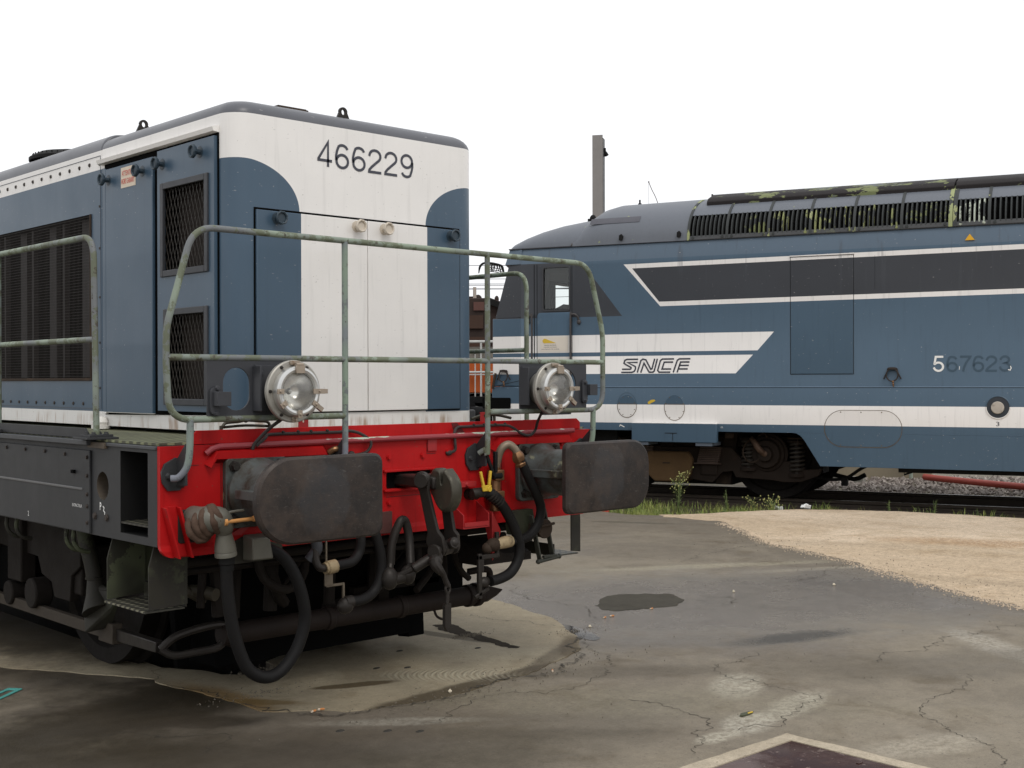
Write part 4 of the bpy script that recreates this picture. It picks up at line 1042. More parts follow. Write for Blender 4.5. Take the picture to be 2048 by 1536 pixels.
TUBE = simple('cross_tube_grime', (.019, .014, .012), .65, .0, .3, 8, 0, (.032, .022, .015), .4, 8, spec=.15)
MB().cyl((-.79, .95, .338), (.86, .95, .338), .052, 28).build('cross_tube', TUBE, L1)
for x, r_ in ((-.75, .062), (-.20, .060), (.26, .060), (.74, .062), (.80, .066)):
    MB().cyl((x, .95, .338), (x + .035, .95, .338), r_, 24).build('tube_collar', TUBE, L1, .004)
MB().hull([(.86, .93, .39), (.86, .93, .29), (.98, .94, .33), (1.02, .94, .345), (1.0, .97, .31), (.92, .97, .28), (.86, .99, .38)]).tube([(.86, .95, .36), (.92, .95, .42), (.90, .95, .47), (.80, 1.0, .46)], .02, 8, 4).build('tube_end_fork', TUBE, L1, .004)
MB().tube([(.50, .93, .29), (.52, .93, .255), (.57, .93, .235), (.60, .93, .26), (.60, .93, .29)], .007, 8, 4).build('tube_loop', TUBE, L1)
# dark bars, levers and pipes crossing beneath the beam
dk = MB()
dk.cyl((-1.25, .70, .735), (1.10, .70, .740), .022, 12).cyl((-1.20, .80, .68), (.9, .80, .68), .016, 10)
dk.tube([(.30, 1.1, .80), (.42, 1.1, .70), (.48, 1.1, .62), (.38, 1.1, .50), (.20, 1.1, .40), (-.10, 1.1, .36)], .026, 8, 4)
dk.tube([(.35, 1.25, .62), (.50, 1.2, .71), (.66, 1.15, .80)], .030, 8, 3).tube([(.36, 1.2, .50), (.52, 1.2, .62), (.62, 1.2, .66), (.80, 1.2, .80)], .022, 8, 3)
dk.cyl((.62, 1.0, .46), (.60, 1.0, .82), .028, 8).cyl((.50, 1.05, .52), (.52, 1.05, .82), .040, 8).sphere((.55, 1.1, .60), .085, 1, .8, 1).sphere((.62, 1.1, .70), .07)
dk.box(.33, .40, 1.2, 1.5, .30, .80).box(.20, .80, 1.25, 1.6, .375, .41).tube([(-.6, .9, .75), (-.55, .88, .60), (-.50, .9, .50), (-.44, .95, .45)], .03, 8, 3)
dk.tube([(-.30, .95, .70), (-.40, .95, .58), (-.46, .95, .52)], .012, 6, 3).cyl((-.88, .85, .80), (-.86, .85, .45), .03, 8).cyl((-.72, .9, .8), (-.74, .9, .42), .02, 8).box(1.02, 1.10, .75, 1.25, .68, .84).box(1.10, 1.22, .60, .80, .78, .84)
for (x, y, z0_, z1_, r_) in ((-.95, .85, .50, .80, .02), (-.52, .95, .42, .80, .035), (-.14, 1.0, .40, .80, .03), (.12, .95, .45, .80, .045), (.20, 1.05, .42, .8, .02)): dk.cyl((x, y, z0_), (x + .02, y, z1_), r_, 8)
dk.tube([(-.7, .8, .80), (-.68, .75, .62), (-.55, .75, .55), (-.42, .8, .62), (-.40, .85, .8)], .022, 8, 4).tube([(.0, .8, .8), (.02, .75, .6), (.15, .75, .52), (.28, .8, .60), (.30, .85, .8)], .022, 8, 4)
dk.tube([(.66, .95, .80), (.70, .9, .70), (.62, .9, .60), (.66, .9, .50), (.74, .92, .44)], .018, 8, 4).sphere((.50, 1.0, .72), .06).sphere((.70, 1.0, .62), .05).tube([(.35, .9, .42), (.5, .95, .52), (.60, 1.0, .68), (.56, 1.0, .80)], .02, 8, 4)
dk.build('brake_rigging', BOGIE, L1, .002)
MB().box(-.95, .95, 3.0, 8.5, .30, .83).box(-.62, .62, 1.30, 3.0, .10, .83).box(.62, .98, 1.25, 1.60, .30, .83).box(-1.25, 1.25, .62, 9.0, .832, .837).build('underfloor_occluder', VOID, L1)  # black mass added to block light and keep the underside dark
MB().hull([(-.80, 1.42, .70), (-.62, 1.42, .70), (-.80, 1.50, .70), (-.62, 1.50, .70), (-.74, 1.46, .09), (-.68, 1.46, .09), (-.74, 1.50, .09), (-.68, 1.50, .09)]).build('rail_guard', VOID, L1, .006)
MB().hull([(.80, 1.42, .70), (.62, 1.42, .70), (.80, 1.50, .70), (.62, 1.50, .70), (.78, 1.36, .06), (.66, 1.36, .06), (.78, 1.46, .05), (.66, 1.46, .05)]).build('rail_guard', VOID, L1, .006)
MB().box(-.925, -.80, 3.0, 8.5, .25, .83).box(.98, 1.25, 2.2, 9.0, .35, .83).box(-1.22, -.99, 3.4, 9.0, .30, .83).build('side_occluder', VOID, L1)  # black masses added to keep side light out from under the frame

# ================================================================== THE MAIN LINE LOCOMOTIVE (dark blue)
PX, PY = 9.741, 5.150
A2 = math.atan2(-.93284, .36031)
L2 = thing('diesel_locomotive', 'dark blue main line locomotive with white stripes, SNCF lettering and number 567623', 'locomotive', (PX, PY, 0), A2)
CY = .7175                       # centre line; the side we see is the plane y = -.77
YS = -.77
HWB = 1.4875
def sym(pts): return pts + [(x, 2 * CY - y, z) for x, y, z in pts]
# main body
body = MB().add(*(lambda pr: ([(s, y, z) for s in (-3.30, 15.0) for y, z in pr], [tuple(range(len(pr)))[::-1], tuple(range(len(pr), 2 * len(pr)))] + [(i, (i + 1) % len(pr), len(pr) + (i + 1) % len(pr), len(pr) + i) for i in range(len(pr))]))(
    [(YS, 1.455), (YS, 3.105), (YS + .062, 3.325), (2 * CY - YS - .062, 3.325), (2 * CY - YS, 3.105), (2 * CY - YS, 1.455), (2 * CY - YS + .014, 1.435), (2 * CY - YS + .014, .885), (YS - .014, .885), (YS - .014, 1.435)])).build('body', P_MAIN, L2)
# cab front and nose
nose = MB().hull(sym([(-3.30, YS, 1.455), (-3.30, YS, 2.385), (-3.735, YS + .01, 2.385), (-3.735, YS + .01, 1.455), (-3.90, YS + .75, 1.455), (-3.90, YS + .75, 2.385)])).build('nose', P_MAIN, L2, .012)
MB().hull(sym([(-3.30, YS - .014, .885), (-3.30, YS - .014, 1.45), (-3.74, YS - .004, 1.45), (-3.74, YS, .885), (-3.91, YS + .75, .885), (-3.91, YS + .75, 1.45)])).build('nose_skirt', P_MAIN, nose, .012)
cabu = MB().hull(sym([(-3.30, YS, 2.39), (-3.30, YS + .01, 3.112), (-3.70, YS + .03, 2.39), (-3.50, YS + .05, 3.112), (-3.83, YS + .70, 2.39), (-3.62, YS + .70, 3.112)])).build('cab_front', P_MAIN, L2)
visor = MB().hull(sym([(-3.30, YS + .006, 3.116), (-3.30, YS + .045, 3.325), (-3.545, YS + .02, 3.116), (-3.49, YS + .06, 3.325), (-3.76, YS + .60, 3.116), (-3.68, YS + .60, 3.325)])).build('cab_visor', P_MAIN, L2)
# cab room: window openings, windscreen openings and a hollow inside
room = MB().box(-3.22, -2.45, YS + .06, 2 * CY - YS - .06, 2.05, 3.06)
wy0, wy1 = YS - .1, 2 * CY - YS + .1
wn_ = MB().prism(rrect(-2.975, -2.575, 2.468, 3.060, .035, 4), wy0, wy1, 'y')
cut(body, room, BLACK); cut(body, wn_, simple('window_rubber', (.012, .012, .013), .6))
cut(cabu, MB().box(-3.48, -3.29, YS + .10, 2 * CY - YS - .10, 2.42, 3.05).box(-3.95, -3.3, YS + .22, CY - .10, 2.50, 2.98).box(-3.95, -3.3, CY + .10, 2 * CY - YS - .22, 2.50, 2.98), BLACK)
cut(body, MB().box(-3.35, -3.15, YS + .12, 2 * CY - YS - .12, 2.42, 3.04), BLACK)
# side window
W = MB().plate(rrect(-2.982, -2.568, 2.462, 3.066, .04, 5), [rrect(-2.960, -2.590, 2.485, 3.045, .03, 5)], YS - .010, YS + .004, 'y').build('cab_window', simple('window_frame_rubber', (.040, .042, .046), .5), L2, .002)
MB().box(-2.966, -2.584, YS + .012, YS + .016, 2.478, 3.050).build('pane', GLASS, W)
BLIND = simple('cab_blind', (.045, .038, .035), .8, 0, .15, 6)
MB().prism([(-2.966, 3.05), (-2.584, 3.05), (-2.584, 2.835), (-2.900, 2.880), (-2.966, 2.62)], YS + .05, YS + .056, 'y').build('blind', BLIND, W)
MB().prism([(-2.966, 2.48), (-2.60, 2.48), (-2.60, 2.50), (-2.65, 2.555), (-2.80, 2.575), (-2.86, 2.545), (-2.966, 2.50)], YS + .30, YS + .5, 'y').box(-2.70, -2.655, YS + .2, YS + .3, 2.46, 2.56).build('driver_desk', BLACK, W)
MB().obox((-2.845, YS + .07, 2.71), .012, .01, .36, (1, 0, -.17), (0, 1, 0)).obox((-2.80, YS + .09, 2.66), .35, .008, .006).obox((-2.80, YS + .2, 2.785), .35, .008, .010).build('wiper_post', BLACK, W)
MB().box(-2.966, -2.584, 2 * CY - YS - .016, 2 * CY - YS - .012, 2.478, 3.050).build('pane', GLASS, W)
ws = MB()
# cab door: proud gaps, door skin edge, handrails, sticker
GAP = simple('panel_gap', (.012, .014, .017), .8)
MB().box(-3.062, -3.052, YS - .0025, YS + .001, 1.00, 3.10).box(-3.105, -3.092, YS - .0025, YS + .001, 1.00, 3.10).box(-2.550, -2.542, YS - .0025, YS + .001, 1.62, 3.10).box(-3.05, -2.55, YS - .0025, YS + .001, 1.00, 1.006).build('door_gap', GAP, L2)
DOORP = Mat('chalky_door_paint')
_b = weather(DOORP, (.058, .108, .165), .15, 4, .2, 0, (.22, .24, .25), .42, 4)
_w = weather(DOORP, (.66, .63, .59), .08, 5, .15, 0, (.45, .42, .36), .4, 5)
_m = (DOORP.z.gt(1.905) * DOORP.z.lt(2.135) + DOORP.z.gt(1.620) * DOORP.z.lt(1.852)).clamp()
DOORP.set('Base Color', DOORP.mix(_m, _b, _w)); DOORP.set('Roughness', .6)
dr = MB().prism(rrect(-3.050, -2.552, 1.462, 2.445, (.045, .045, .01, .01)), YS - .016, YS + .001, 'y').build('cab_door', DOORP.m, L2, .006)
MB().box(-3.00, -2.60, YS - .0185, YS - .0165, 1.925, 2.12).build('door_sticker', simple('door_sticker_cream', (.68, .62, .54), .5, 0, .06, 8), dr)
MB().prism([(-2.935 + .035 * math.cos(R(a)), 2.065 + .032 * math.sin(R(a))) for a in range(60, 301, 30)] + [(-2.77, 2.036), (-2.93, 2.098)], YS - .0205, YS - .0188, 'y').build('sticker_symbol', YELLOW, dr)
for i, (t_, w_) in enumerate((('ENGIN MOTEUR', .17), ('EQUIPE DE DEUX', .19), ('LANTERNES DE QUEUE', .26))):
    text('sticker_text', t_, w_, .014, lambda u, v, i=i, w_=w_: (-2.855 - w_ / 2 + u, YS - .0195, 2.000 - i * .027 + v), LETTER_D, dr)
HR = simple('door_rail_grey', (.06, .055, .055), .5, .2, .3, 9)
MB().tube([(-2.548, YS - .05, 1.45), (-2.548, YS - .05, 2.36), (-2.535, YS - .05, 2.405), (-2.50, YS - .04, 2.415), (-2.46, YS - .02, 2.385), (-2.445, YS + .0, 2.325)], .014, 10, 4).sphere((-2.443, YS - .01, 2.31), .028, 1, .6, 1.2).build('door_handrail', HR, L2)
MB().tube([(-3.115, YS - .05, 1.45), (-3.115, YS - .05, 2.36), (-3.13, YS - .05, 2.405), (-3.16, YS - .04, 2.40), (-3.185, YS + .0, 2.345)], .014, 10, 4).sphere((-3.185, YS - .01, 2.33), .028, 1, .6, 1.2).build('door_handrail', HR, L2)
# drip rails along the cab and the body
MB().box(-3.50, -1.0, YS + .036, YS + .066, 3.318, 3.334).build('gutter', simple('gutter_dark', (.035, .035, .04), .6, 0, .2, 5, 0, (.12, .10, .08), .35, 5), L2, .004)
MB().box(-1.0, 15.0, YS + .036, YS + .066, 3.318, 3.332).build('gutter', simple('gutter_chipped', (.05, .05, .052), .6, 0, .3, 5, 0, (.35, .33, .25), .40, 7), L2, .004)
MB().box(.36, 1.14, YS - .018, YS + .001, 3.048, 3.066).build('door_drip', P_MAIN, L2, .003)
# panel seams
MB().box(.3745, 1.1265, YS - .007, YS + .001, 1.6085, 3.0395).build('body_door', P_MAIN, L2, .004)
MB().prism([(-1.118 + .133 * math.cos(R(t)), 1.185 + .162 * math.sin(R(t))) for t in range(0, 360, 10)], YS - .0165, YS - .012, 'y').build('access_cover', P_MAIN, L2, .002)
MB().prism([(-1.765 + .129 * math.cos(R(t)), 1.200 + .147 * math.sin(R(t))) for t in range(0, 360, 10)], YS - .0165, YS - .012, 'y').build('access_cover', P_MAIN, L2, .002)
MB().prism(rrect(.789, 1.691, .729, 1.164, .217, 10), YS - .0165, YS - .012, 'y').build('access_cover', P_MAIN, L2, .002)
MB().box(.366, .372, YS - .002, YS + .001, 1.603, 3.046).box(1.129, 1.135, YS - .002, YS + .001, 1.603, 3.046).box(.372, 1.129, YS - .002, YS + .001, 1.601, 1.606).box(.372, 1.129, YS - .002, YS + .001, 3.042, 3.047).box(1.38, 1.3825, YS - .0015, YS + .001, 2.62, 3.02).build('panel_seam', GAP, L2)
MB().box(-3.3, 15.0, YS - .019, YS - .0005, 1.444, 1.456).build('waist_ledge', simple('ledge_highlight_paint', (.13, .19, .26), .45, 0, .2, 3, 0, (.40, .34, .20), .33, 6), L2, .004)  # paler than the body: the ledge's highlight line put into its colour
# skirts
skp = [(.39, .884), (.44, .878), (.49, .85), (.535, .80), (.733, .483), (7.2, .483), (7.4, .80), (7.5, .884)]
MB().prism(skp, YS - .014, YS + .03, 'y').prism(skp, 2 * CY - YS - .03, 2 * CY - YS + .014, 'y').build('side_skirt', P_MAIN, L2, .003)
MB().box(1.2, 7.1, YS + .05, 2 * CY - YS - .05, .50, .884).build('fuel_tank', BLACK, L2)
MB().box(1.62, 7.0, YS + .2, 2 * CY - YS - .2, .42, .50).build('tank_bottom', BLACK, L2)
bx2 = MB().prism([(-1.673, .742), (-.542, .742), (-.542, .995), (-1.673, .995)], YS - .095, YS - .0145, 'y').build('step_box', P_MAIN, L2, .008)
MB().box(-1.22, -1.06, YS - .099, YS - .0955, .855, .864).box(-1.118, -1.112, YS - .099, YS - .0955, .76, .855).build('box_slot', GAP, bx2)
MB().box(-1.66, -1.45, YS - .08, YS + .3, .700, .742).box(-.82, -.60, YS - .08, YS + .3, .700, .742).build('box_foot', simple('foot_bluegrey', (.10, .12, .15), .6, 0, .2, 9), bx2, .004)
# access covers
COV = simple('cover_edge_rust', (.12, .085, .05), .7, 0, .4, 30, 0, (.30, .27, .20), .45, 25)
def ring_line(name, pts, wd, y, parent=L2):
    mb = MB(); ribbon(mb, pts + [pts[0]], wd, lambda a, b: (a, y, b)); return mb.build(name, COV, parent, smooth=False)
ring_line('round_cover', [(-1.765 + .132 * math.cos(R(t)), 1.200 + .150 * math.sin(R(t))) for t in range(170, 371, 10)], .007, YS - .0180)
mb = MB(); ribbon(mb, [(-1.765 + .132 * math.cos(R(t)), 1.200 + .175 * math.sin(R(t))) for t in range(10, 171, 10)], .004, lambda a, b: (a, YS - .0180, b)); mb.build('round_cover', LETTER_G, L2, smooth=False)
ring_line('round_cover', [(-1.118 + .136 * math.cos(R(t)), 1.185 + .165 * math.sin(R(t))) for t in range(165, 376, 10)], .006, YS - .0180)
MB().bolts([(-1.118 + .125 * math.cos(R(t)), YS - .0145, 1.185 + .148 * math.sin(R(t))) for t in (20, 60, 120, 160, 200, 240, 300, 340)] + [(-1.765 + .11 * math.cos(R(t)), YS - .0145, 1.20 + .13 * math.sin(R(t))) for t in (20, 60, 120, 160, 200, 240, 300, 340)], (0, -1, 0), .007, .004).build('cover_screws', COV, L2)
oc = rrect(.785, 1.695, .725, 1.168, .22, 10)
ring_line('oval_cover', oc, .006, YS - .0180)
MB().bolts([(x, YS - .0165, z) for x in (.98, 1.22, 1.46) for z in (1.145, .748)], (0, -1, 0), .006, .004).build('cover_screws', COV, L2)
# jacking rings
JR = simple('ring_iron', (.040, .032, .028), .6, .4, .3, 14)
for s_ in (1.584, -3.557):
    j = MB().tube([(s_ + .066 * math.cos(R(t)), YS - .035, 1.592 + .075 * math.sin(R(t))) for t in range(0, 360, 15)], .008, 8, 0, True).build('lifting_ring', JR, L2)
    MB().tube([(s_ - .10, YS - .012, 1.545), (s_ - .06, YS - .015, 1.63), (s_ - .045, YS - .02, 1.672), (s_ + .045, YS - .02, 1.672), (s_ + .06, YS - .015, 1.63), (s_ + .10, YS - .012, 1.545)], .008, 8, 3).box(s_ - .045, s_ + .045, YS - .045, YS, 1.655, 1.680).build('ring_bracket', JR, j, .003)
    MB().sphere((s_ + .01, YS - .035, 1.512), .014, 1, 1, 1).sphere((s_ + .012, YS - .03, 1.485), .012).cyl((s_ + .01, YS - .03, 1.50), (s_ + .014, YS - .02, 1.455), .009, 8).build('ring_pin', COPPER, j)
# round filler recess
rr_ = MB().lathe([(.135, 0), (.135, .006), (.128, .010), (.122, .006), (.122, 0)], (2.755, YS - .014, 1.215), (0, -1, 0), 40).build('filler_rim', P_MAIN, L2)
MB().lathe([(.121, 0), (.121, .003), (.10, .004)], (2.755, YS - .0145, 1.215), (0, -1, 0), 40).build('filler_recess', simple('recess_dark', (.030, .036, .045), .6, 0, .3, 9), rr_)
MB().lathe([(.070, .004), (.072, .02), (.066, .028), (.02, .030)], (2.752, YS - .0155, 1.212), (0, -1, 0), 32).box(2.70, 2.72, YS - .05, YS - .02, 1.235, 1.265).box(2.79, 2.80, YS - .05, YS - .02, 1.165, 1.195).build('filler_cap', simple('cap_grey', (.42, .38, .33), .5, 0, .2, 15, 0, (.20, .14, .09), .4, 15), rr_, .003)
# lettering
mb = MB(); number(mb, '5', 2.046, 1.630, .118, .178, lambda a, b: (a, YS - .0018, b), .125)
mb.v = mb.v; mb.build('number', LETTER_W, L2, smooth=False)
mb = MB()
sc_ = .118 / .56
def digits(mb, s_, x0, adv, mp):
    for i, ch in enumerate(s_):
        for st in digit(ch): ribbon(mb, [(x0 + i * adv + a * .215, 1.630 + b * .178) for a, b in st], .024, mp)
mb2 = MB(); digits(mb2, '5', 2.046, .1485, lambda a, b: (a, YS - .0022, b))
o_ = [o for o in L2.children if o.name.startswith('number')][0]; bpy.data.objects.remove(o_)
mb2.build('number', LETTER_W, L2, smooth=False)
digits(mb, '67623', 2.195, .1440, lambda a, b: (a, YS - .0018, b)); mb.build('faded_number', LETTER_G, L2, smooth=False)
mb = MB(); ribbon(mb, [(2.862, 1.648), (2.885, 1.642), (2.895, 1.665), (2.888, 1.69)], .010, lambda a, b: (a, YS - .0026, b)); ribbon(mb, [(2.335, 1.65), (2.338, 1.69)], .006, lambda a, b: (a, YS - .0026, b)); mb.build('number_remnant', LETTER_W, L2, smooth=False)
sn = [[(432, 342), (330, 342), (310, 352), (303, 378), (322, 392), (368, 418), (366, 430), (357, 434), (284, 434)], [(428, 371), (336, 371), (408, 410), (408, 432), (396, 455), (376, 463), (277, 463)],
      [(424, 466), (458, 354), (476, 341), (503, 348), (547, 436), (558, 430), (583, 338)], [(456, 466), (486, 378), (532, 462), (566, 463), (578, 452), (607, 338)],
      [(756, 342), (652, 342), (634, 356), (609, 446), (622, 463), (722, 463)], [(748, 371), (668, 371), (648, 434), (730, 434)],
      [(748, 466), (784, 356), (802, 342), (900, 342)], [(782, 466), (814, 371), (892, 371)], [(886, 402), (800, 402)], [(876, 434), (792, 434)]]
mb = MB()
for st in sn: ribbon(mb, [(-1.852 + (x - 275) * .951 / 630, 1.632 + (468 - y) * .186 / 133) for x, y in st], .0205, lambda a, b: (a, YS - .0018, b))
mb.build('company_lettering', LETTER_D, L2, smooth=False)
MB().prism([(2.400, 3.150), (2.505, 3.150), (2.450, 3.222)], YS - .006, YS + .03, 'y').build('warning_triangle', simple('triangle_yellow', (.70, .38, .02), .5), L2)
mb = MB(); mb.prism([(-1.475, 1.228), (-1.455, 1.228), (-1.375, 1.268), (-1.385, 1.285), (-1.43, 1.283), (-1.478, 1.255)], YS - .0165, YS - .0148, 'y'); mb.build('yellow_smear', YELLOW, L2)
mb = MB(); ribbon(mb, [(-1.85, .952), (-1.872, .932)], .008, lambda a, b: (a, YS - .0165, b)); ribbon(mb, [(-1.862, .955), (-1.80, .925)], .012, lambda a, b: (a, YS - .0165, b)); mb.build('chalk_arrow', LETTER_W, L2)
text('small_text', 'GL', .035, .022, lambda u, v: (-.510 + u, YS - .0165, .930 + v), LETTER_W, L2)
text('small_text', '3', .035, .050, lambda u, v: (2.735 + u, YS - .0165, 1.000 + v), LETTER_D, L2)

# ------------------------------------------------------------------ roof
def sect(s, Wd, T, z0=3.325, t0=0, t1=180, n=36, ex=2.3):
    out = []
    for i in range(n + 1):
        t = R(t0 + (t1 - t0) * i / n); c, q = math.cos(t), math.sin(t)
        out.append((s, CY - Wd * (abs(c) ** (2 / ex)) * (1 if c > 0 else -1), z0 + (T - z0) * (max(q, 0) ** (2 / ex))))
    return out
def loft(secs):
    mb = MB(); n = len(secs[0])
    vs = [p for q in secs for p in q]
    fs = [(j * n + i, j * n + i + 1, (j + 1) * n + i + 1, (j + 1) * n + i) for j in range(len(secs) - 1) for i in range(n - 1)]
    fs += [tuple(range(n))[::-1], tuple(range((len(secs) - 1) * n, len(secs) * n))]
    return mb.add(vs, fs)
loft([sect(s, wd, T) for s, wd, T in ((-3.66, 1.05, 3.350), (-3.60, 1.22, 3.43), (-3.50, 1.33, 3.515), (-3.35, 1.39, 3.60), (-3.15, 1.425, 3.68), (-2.9, 1.44, 3.745), (-2.6, 1.445, 3.79), (-2.2, 1.445, 3.81))]).build('cab_roof', ROOF, L2, 0, 50)
loft([sect(s, wd, T) for s, wd, T in ((-2.56, 1.452, 3.50), (-2.52, 1.452, 3.66), (-2.42, 1.452, 3.84), (-2.28, 1.452, 3.95), (-2.12, 1.452, 3.99), (-.960, 1.452, 4.00))]).build('roof_hump', ROOF, L2, 0, 50)
# front lip of the hump with sealing tape
MB().tube([p for p in sect(-2.565, 1.455, 3.50, 3.325, 2, 178)], .010, 6).build('hump_lip', simple('lip_grime', (.07, .065, .06), .7, 0, .3, 8), L2)
MB().prism([(-2.30, 3.56), (-1.62, 3.565), (-1.67, 3.625), (-2.34, 3.625)], 0, 1, 'y')
pt = MB(); a_ = sect(-2.34, 1.456, 4.0, 3.325, 22, 30, 3); b_ = sect(-1.64, 1.456, 4.0, 3.325, 22, 30, 3)
pt.add(a_ + b_, [(i, i + 1, 5 + i, 4 + i) for i in range(3)]); pt.build('roof_dark_patch', simple('patch_grey', (.085, .085, .10), .6, 0, .2, 4), L2)
# louvred part: backing, upper skin, ribs, curved slats
T0, T1 = 2.0, 25.5
loft([sect(s, 1.40, 3.97) for s in (-.955, 14.8)]).build('roof_inner', VOID, L2, 0, 50)
up_ = MB()
for lo, hi in ((T1, 180 - T1),):
    a_ = sect(-.952, 1.452, 4.0, 3.325, lo, hi, 24); b_ = sect(14.8, 1.452, 4.0, 3.325, lo, hi, 24); n = len(a_)
    c_ = sect(-.952, 1.435, 3.985, 3.325, lo, hi, 24); d_ = sect(14.8, 1.435, 3.985, 3.325, lo, hi, 24)
    up_.add(a_ + b_ + c_ + d_, [(i, i + 1, n + i + 1, n + i) for i in range(n - 1)] + [(2 * n + i, 3 * n + i, 3 * n + i + 1, 2 * n + i + 1) for i in range(n - 1)] +
            [(0, n, 3 * n, 2 * n), (n - 1, 2 * n - 1, 4 * n - 1, 3 * n - 1)])
up_.build('roof_skin', ROOF, L2, 0, 50)
MB().box(-.952, 14.8, YS + .032, YS + .06, 3.326, 3.375).box(-.952, 14.8, 2 * CY - YS - .06, 2 * CY - YS - .032, 3.326, 3.375).build('louvre_sill', simple('sill_paint', (.075, .078, .082), .6, 0, .2, 5, 0, (.30, .33, .15), .40, 2.2), L2, .003)
ribs = [-.944, -.441, .087, .605, 1.132, 1.684, 2.235, 2.285, 2.66, 3.19, 3.72, 4.25, 4.78]
for k, s in enumerate(ribs):
    r0 = MB(); wd = .016 if k not in (6, 7) else .022
    for tt in ((0, 60), (120, 180)):
        r0 = MB()
        a_ = sect(s - wd, 1.462, 4.010, 3.322, tt[0], tt[1], 12); b_ = sect(s + wd, 1.462, 4.010, 3.322, tt[0], tt[1], 12)
        c_ = sect(s + wd, 1.44, 3.985, 3.322, tt[0], tt[1], 12); d_ = sect(s - wd, 1.44, 3.985, 3.322, tt[0], tt[1], 12); n = len(a_)
        r0.add(a_ + b_ + c_ + d_, [(j * n + i, j * n + i + 1, ((j + 1) % 4) * n + i + 1, ((j + 1) % 4) * n + i) for j in range(4) for i in range(n - 1)])
        r0.build('roof_rib', RIB0 if k in (0, 6) else RIBM, L2)
for k in range(len(ribs) - 1):
    if k == 6: continue
    g = MB(); s0, s1 = ribs[k] + .03, ribs[k + 1] - .03
    cnt = max(5, round((s1 - s0) / .056))
    for i in range(cnt):
        s = s0 + (i + .5) * (s1 - s0) / cnt
        a_ = sect(s - .010, 1.455, 4.0, 3.325, T0, T1 + .5, 8); b_ = sect(s + .006, 1.462, 4.005, 3.325, T0, T1 + .5, 8)
        c_ = sect(s + .010, 1.415, 3.985, 3.325, T0, T1 + .5, 8); n = len(a_)
        g.add(a_ + b_ + c_, [(i_, i_ + 1, n + i_ + 1, n + i_) for i_ in range(n - 1)] + [(n + i_, n + i_ + 1, 2 * n + i_ + 1, 2 * n + i_) for i_ in range(n - 1)] + [(2 * n + i_, 2 * n + i_ + 1, i_ + 1, i_) for i_ in range(n - 1)])
    g.bolts([(s0 + .03, YS + .032, 3.35), (s1 - .03, YS + .032, 3.35)], (0, -1, 0), .016, .008)
    g.build('roof_louvre', {2: LOUV_A, 3: LOUV_B, 4: LOUV_A, 7: LOUV_C}.get(k, LOUVRE), L2, 0, 30)
# black walkway strip along the top, in two lengths
for s0, s1 in ((-.80, 2.245), (2.262, 14.8)):
    MB().add(*(lambda pr: ([(s, y, z) for s in (s0, s1) for y, z in pr], [tuple(range(len(pr)))[::-1], tuple(range(len(pr), 2 * len(pr)))] + [(i, (i + 1) % len(pr), len(pr) + (i + 1) % len(pr), len(pr) + i) for i in range(len(pr))]))(
        [(CY - 1.125, 3.785), (CY - 1.13, 3.845), (CY - 1.08, 3.895), (CY - .85, 3.975), (CY - .5, 4.03), (CY, 4.055), (CY + .5, 4.03), (CY + .85, 3.975), (CY + 1.08, 3.895), (CY + 1.13, 3.845), (CY + 1.125, 3.785)])).build('roof_strip', ROOFSTRIP, L2, .010)
# roof fittings
MB().sphere((-2.62, CY - .55, 3.80), .06, .8, .8, 1).box(-2.68, -2.60, CY - .60, CY - .50, 3.70, 3.80).build('horn', BLACK, L2)
for s, zz in ((-2.05, 3.985), (-1.0, 3.995)):
    MB().cyl((s, CY - .2, zz - .02), (s, CY - .2, zz + .04), .025, 10).cyl((s, CY - .2, zz + .04), (s, CY - .2, zz + .09), .013, 8).build('roof_stud', BLACK, L2)
for s in (-1.86, -1.07):
    MB().prism([(s - .02, 3.37), (s + .02, 3.37), (s + .03, 3.42), (s + .01, 3.45), (s - .02, 3.43)], YS + .005, YS + .04, 'y').build('roof_hook', BLACK, L2)
MB().tube([(-1.95, CY + .4, 3.98), (-2.02, CY + .4, 4.18), (-2.08, CY + .4, 4.30), (-2.13, CY + .4, 4.42)], .006, 6, 3).tube([(-2.13, CY + .4, 4.42), (-2.13, CY + .4, 3.97)], .002, 5).sphere((-2.13, CY + .4, 4.42), .012).build('whip_antenna', simple('antenna_brown', (.12, .09, .08), .6), L2)
# slanted panel and recess at the nose corner
MB().box(-3.735, -3.40, YS - .020, YS - .0145, 1.456, 1.458).build('nose_ledge', GAP, L2)
mb = MB(); ribbon(mb, [(-3.72, 1.45), (-3.30, 1.535)], .008, lambda a, b: (a, YS - .0165, b)); mb.build('nose_crease', GAP, L2)
MB().obox((-3.70, YS - .02, 1.53), .03, .02, .22, (1, 0, -.22), (0, 1, 0)).build('nose_bracket', RUSTY, L2, .003)
MB().prism(rrect(-3.88, -3.45, 1.15, 1.30, .02), YS - .018, YS - .0142, 'y').build('nose_recess', VOID, L2)

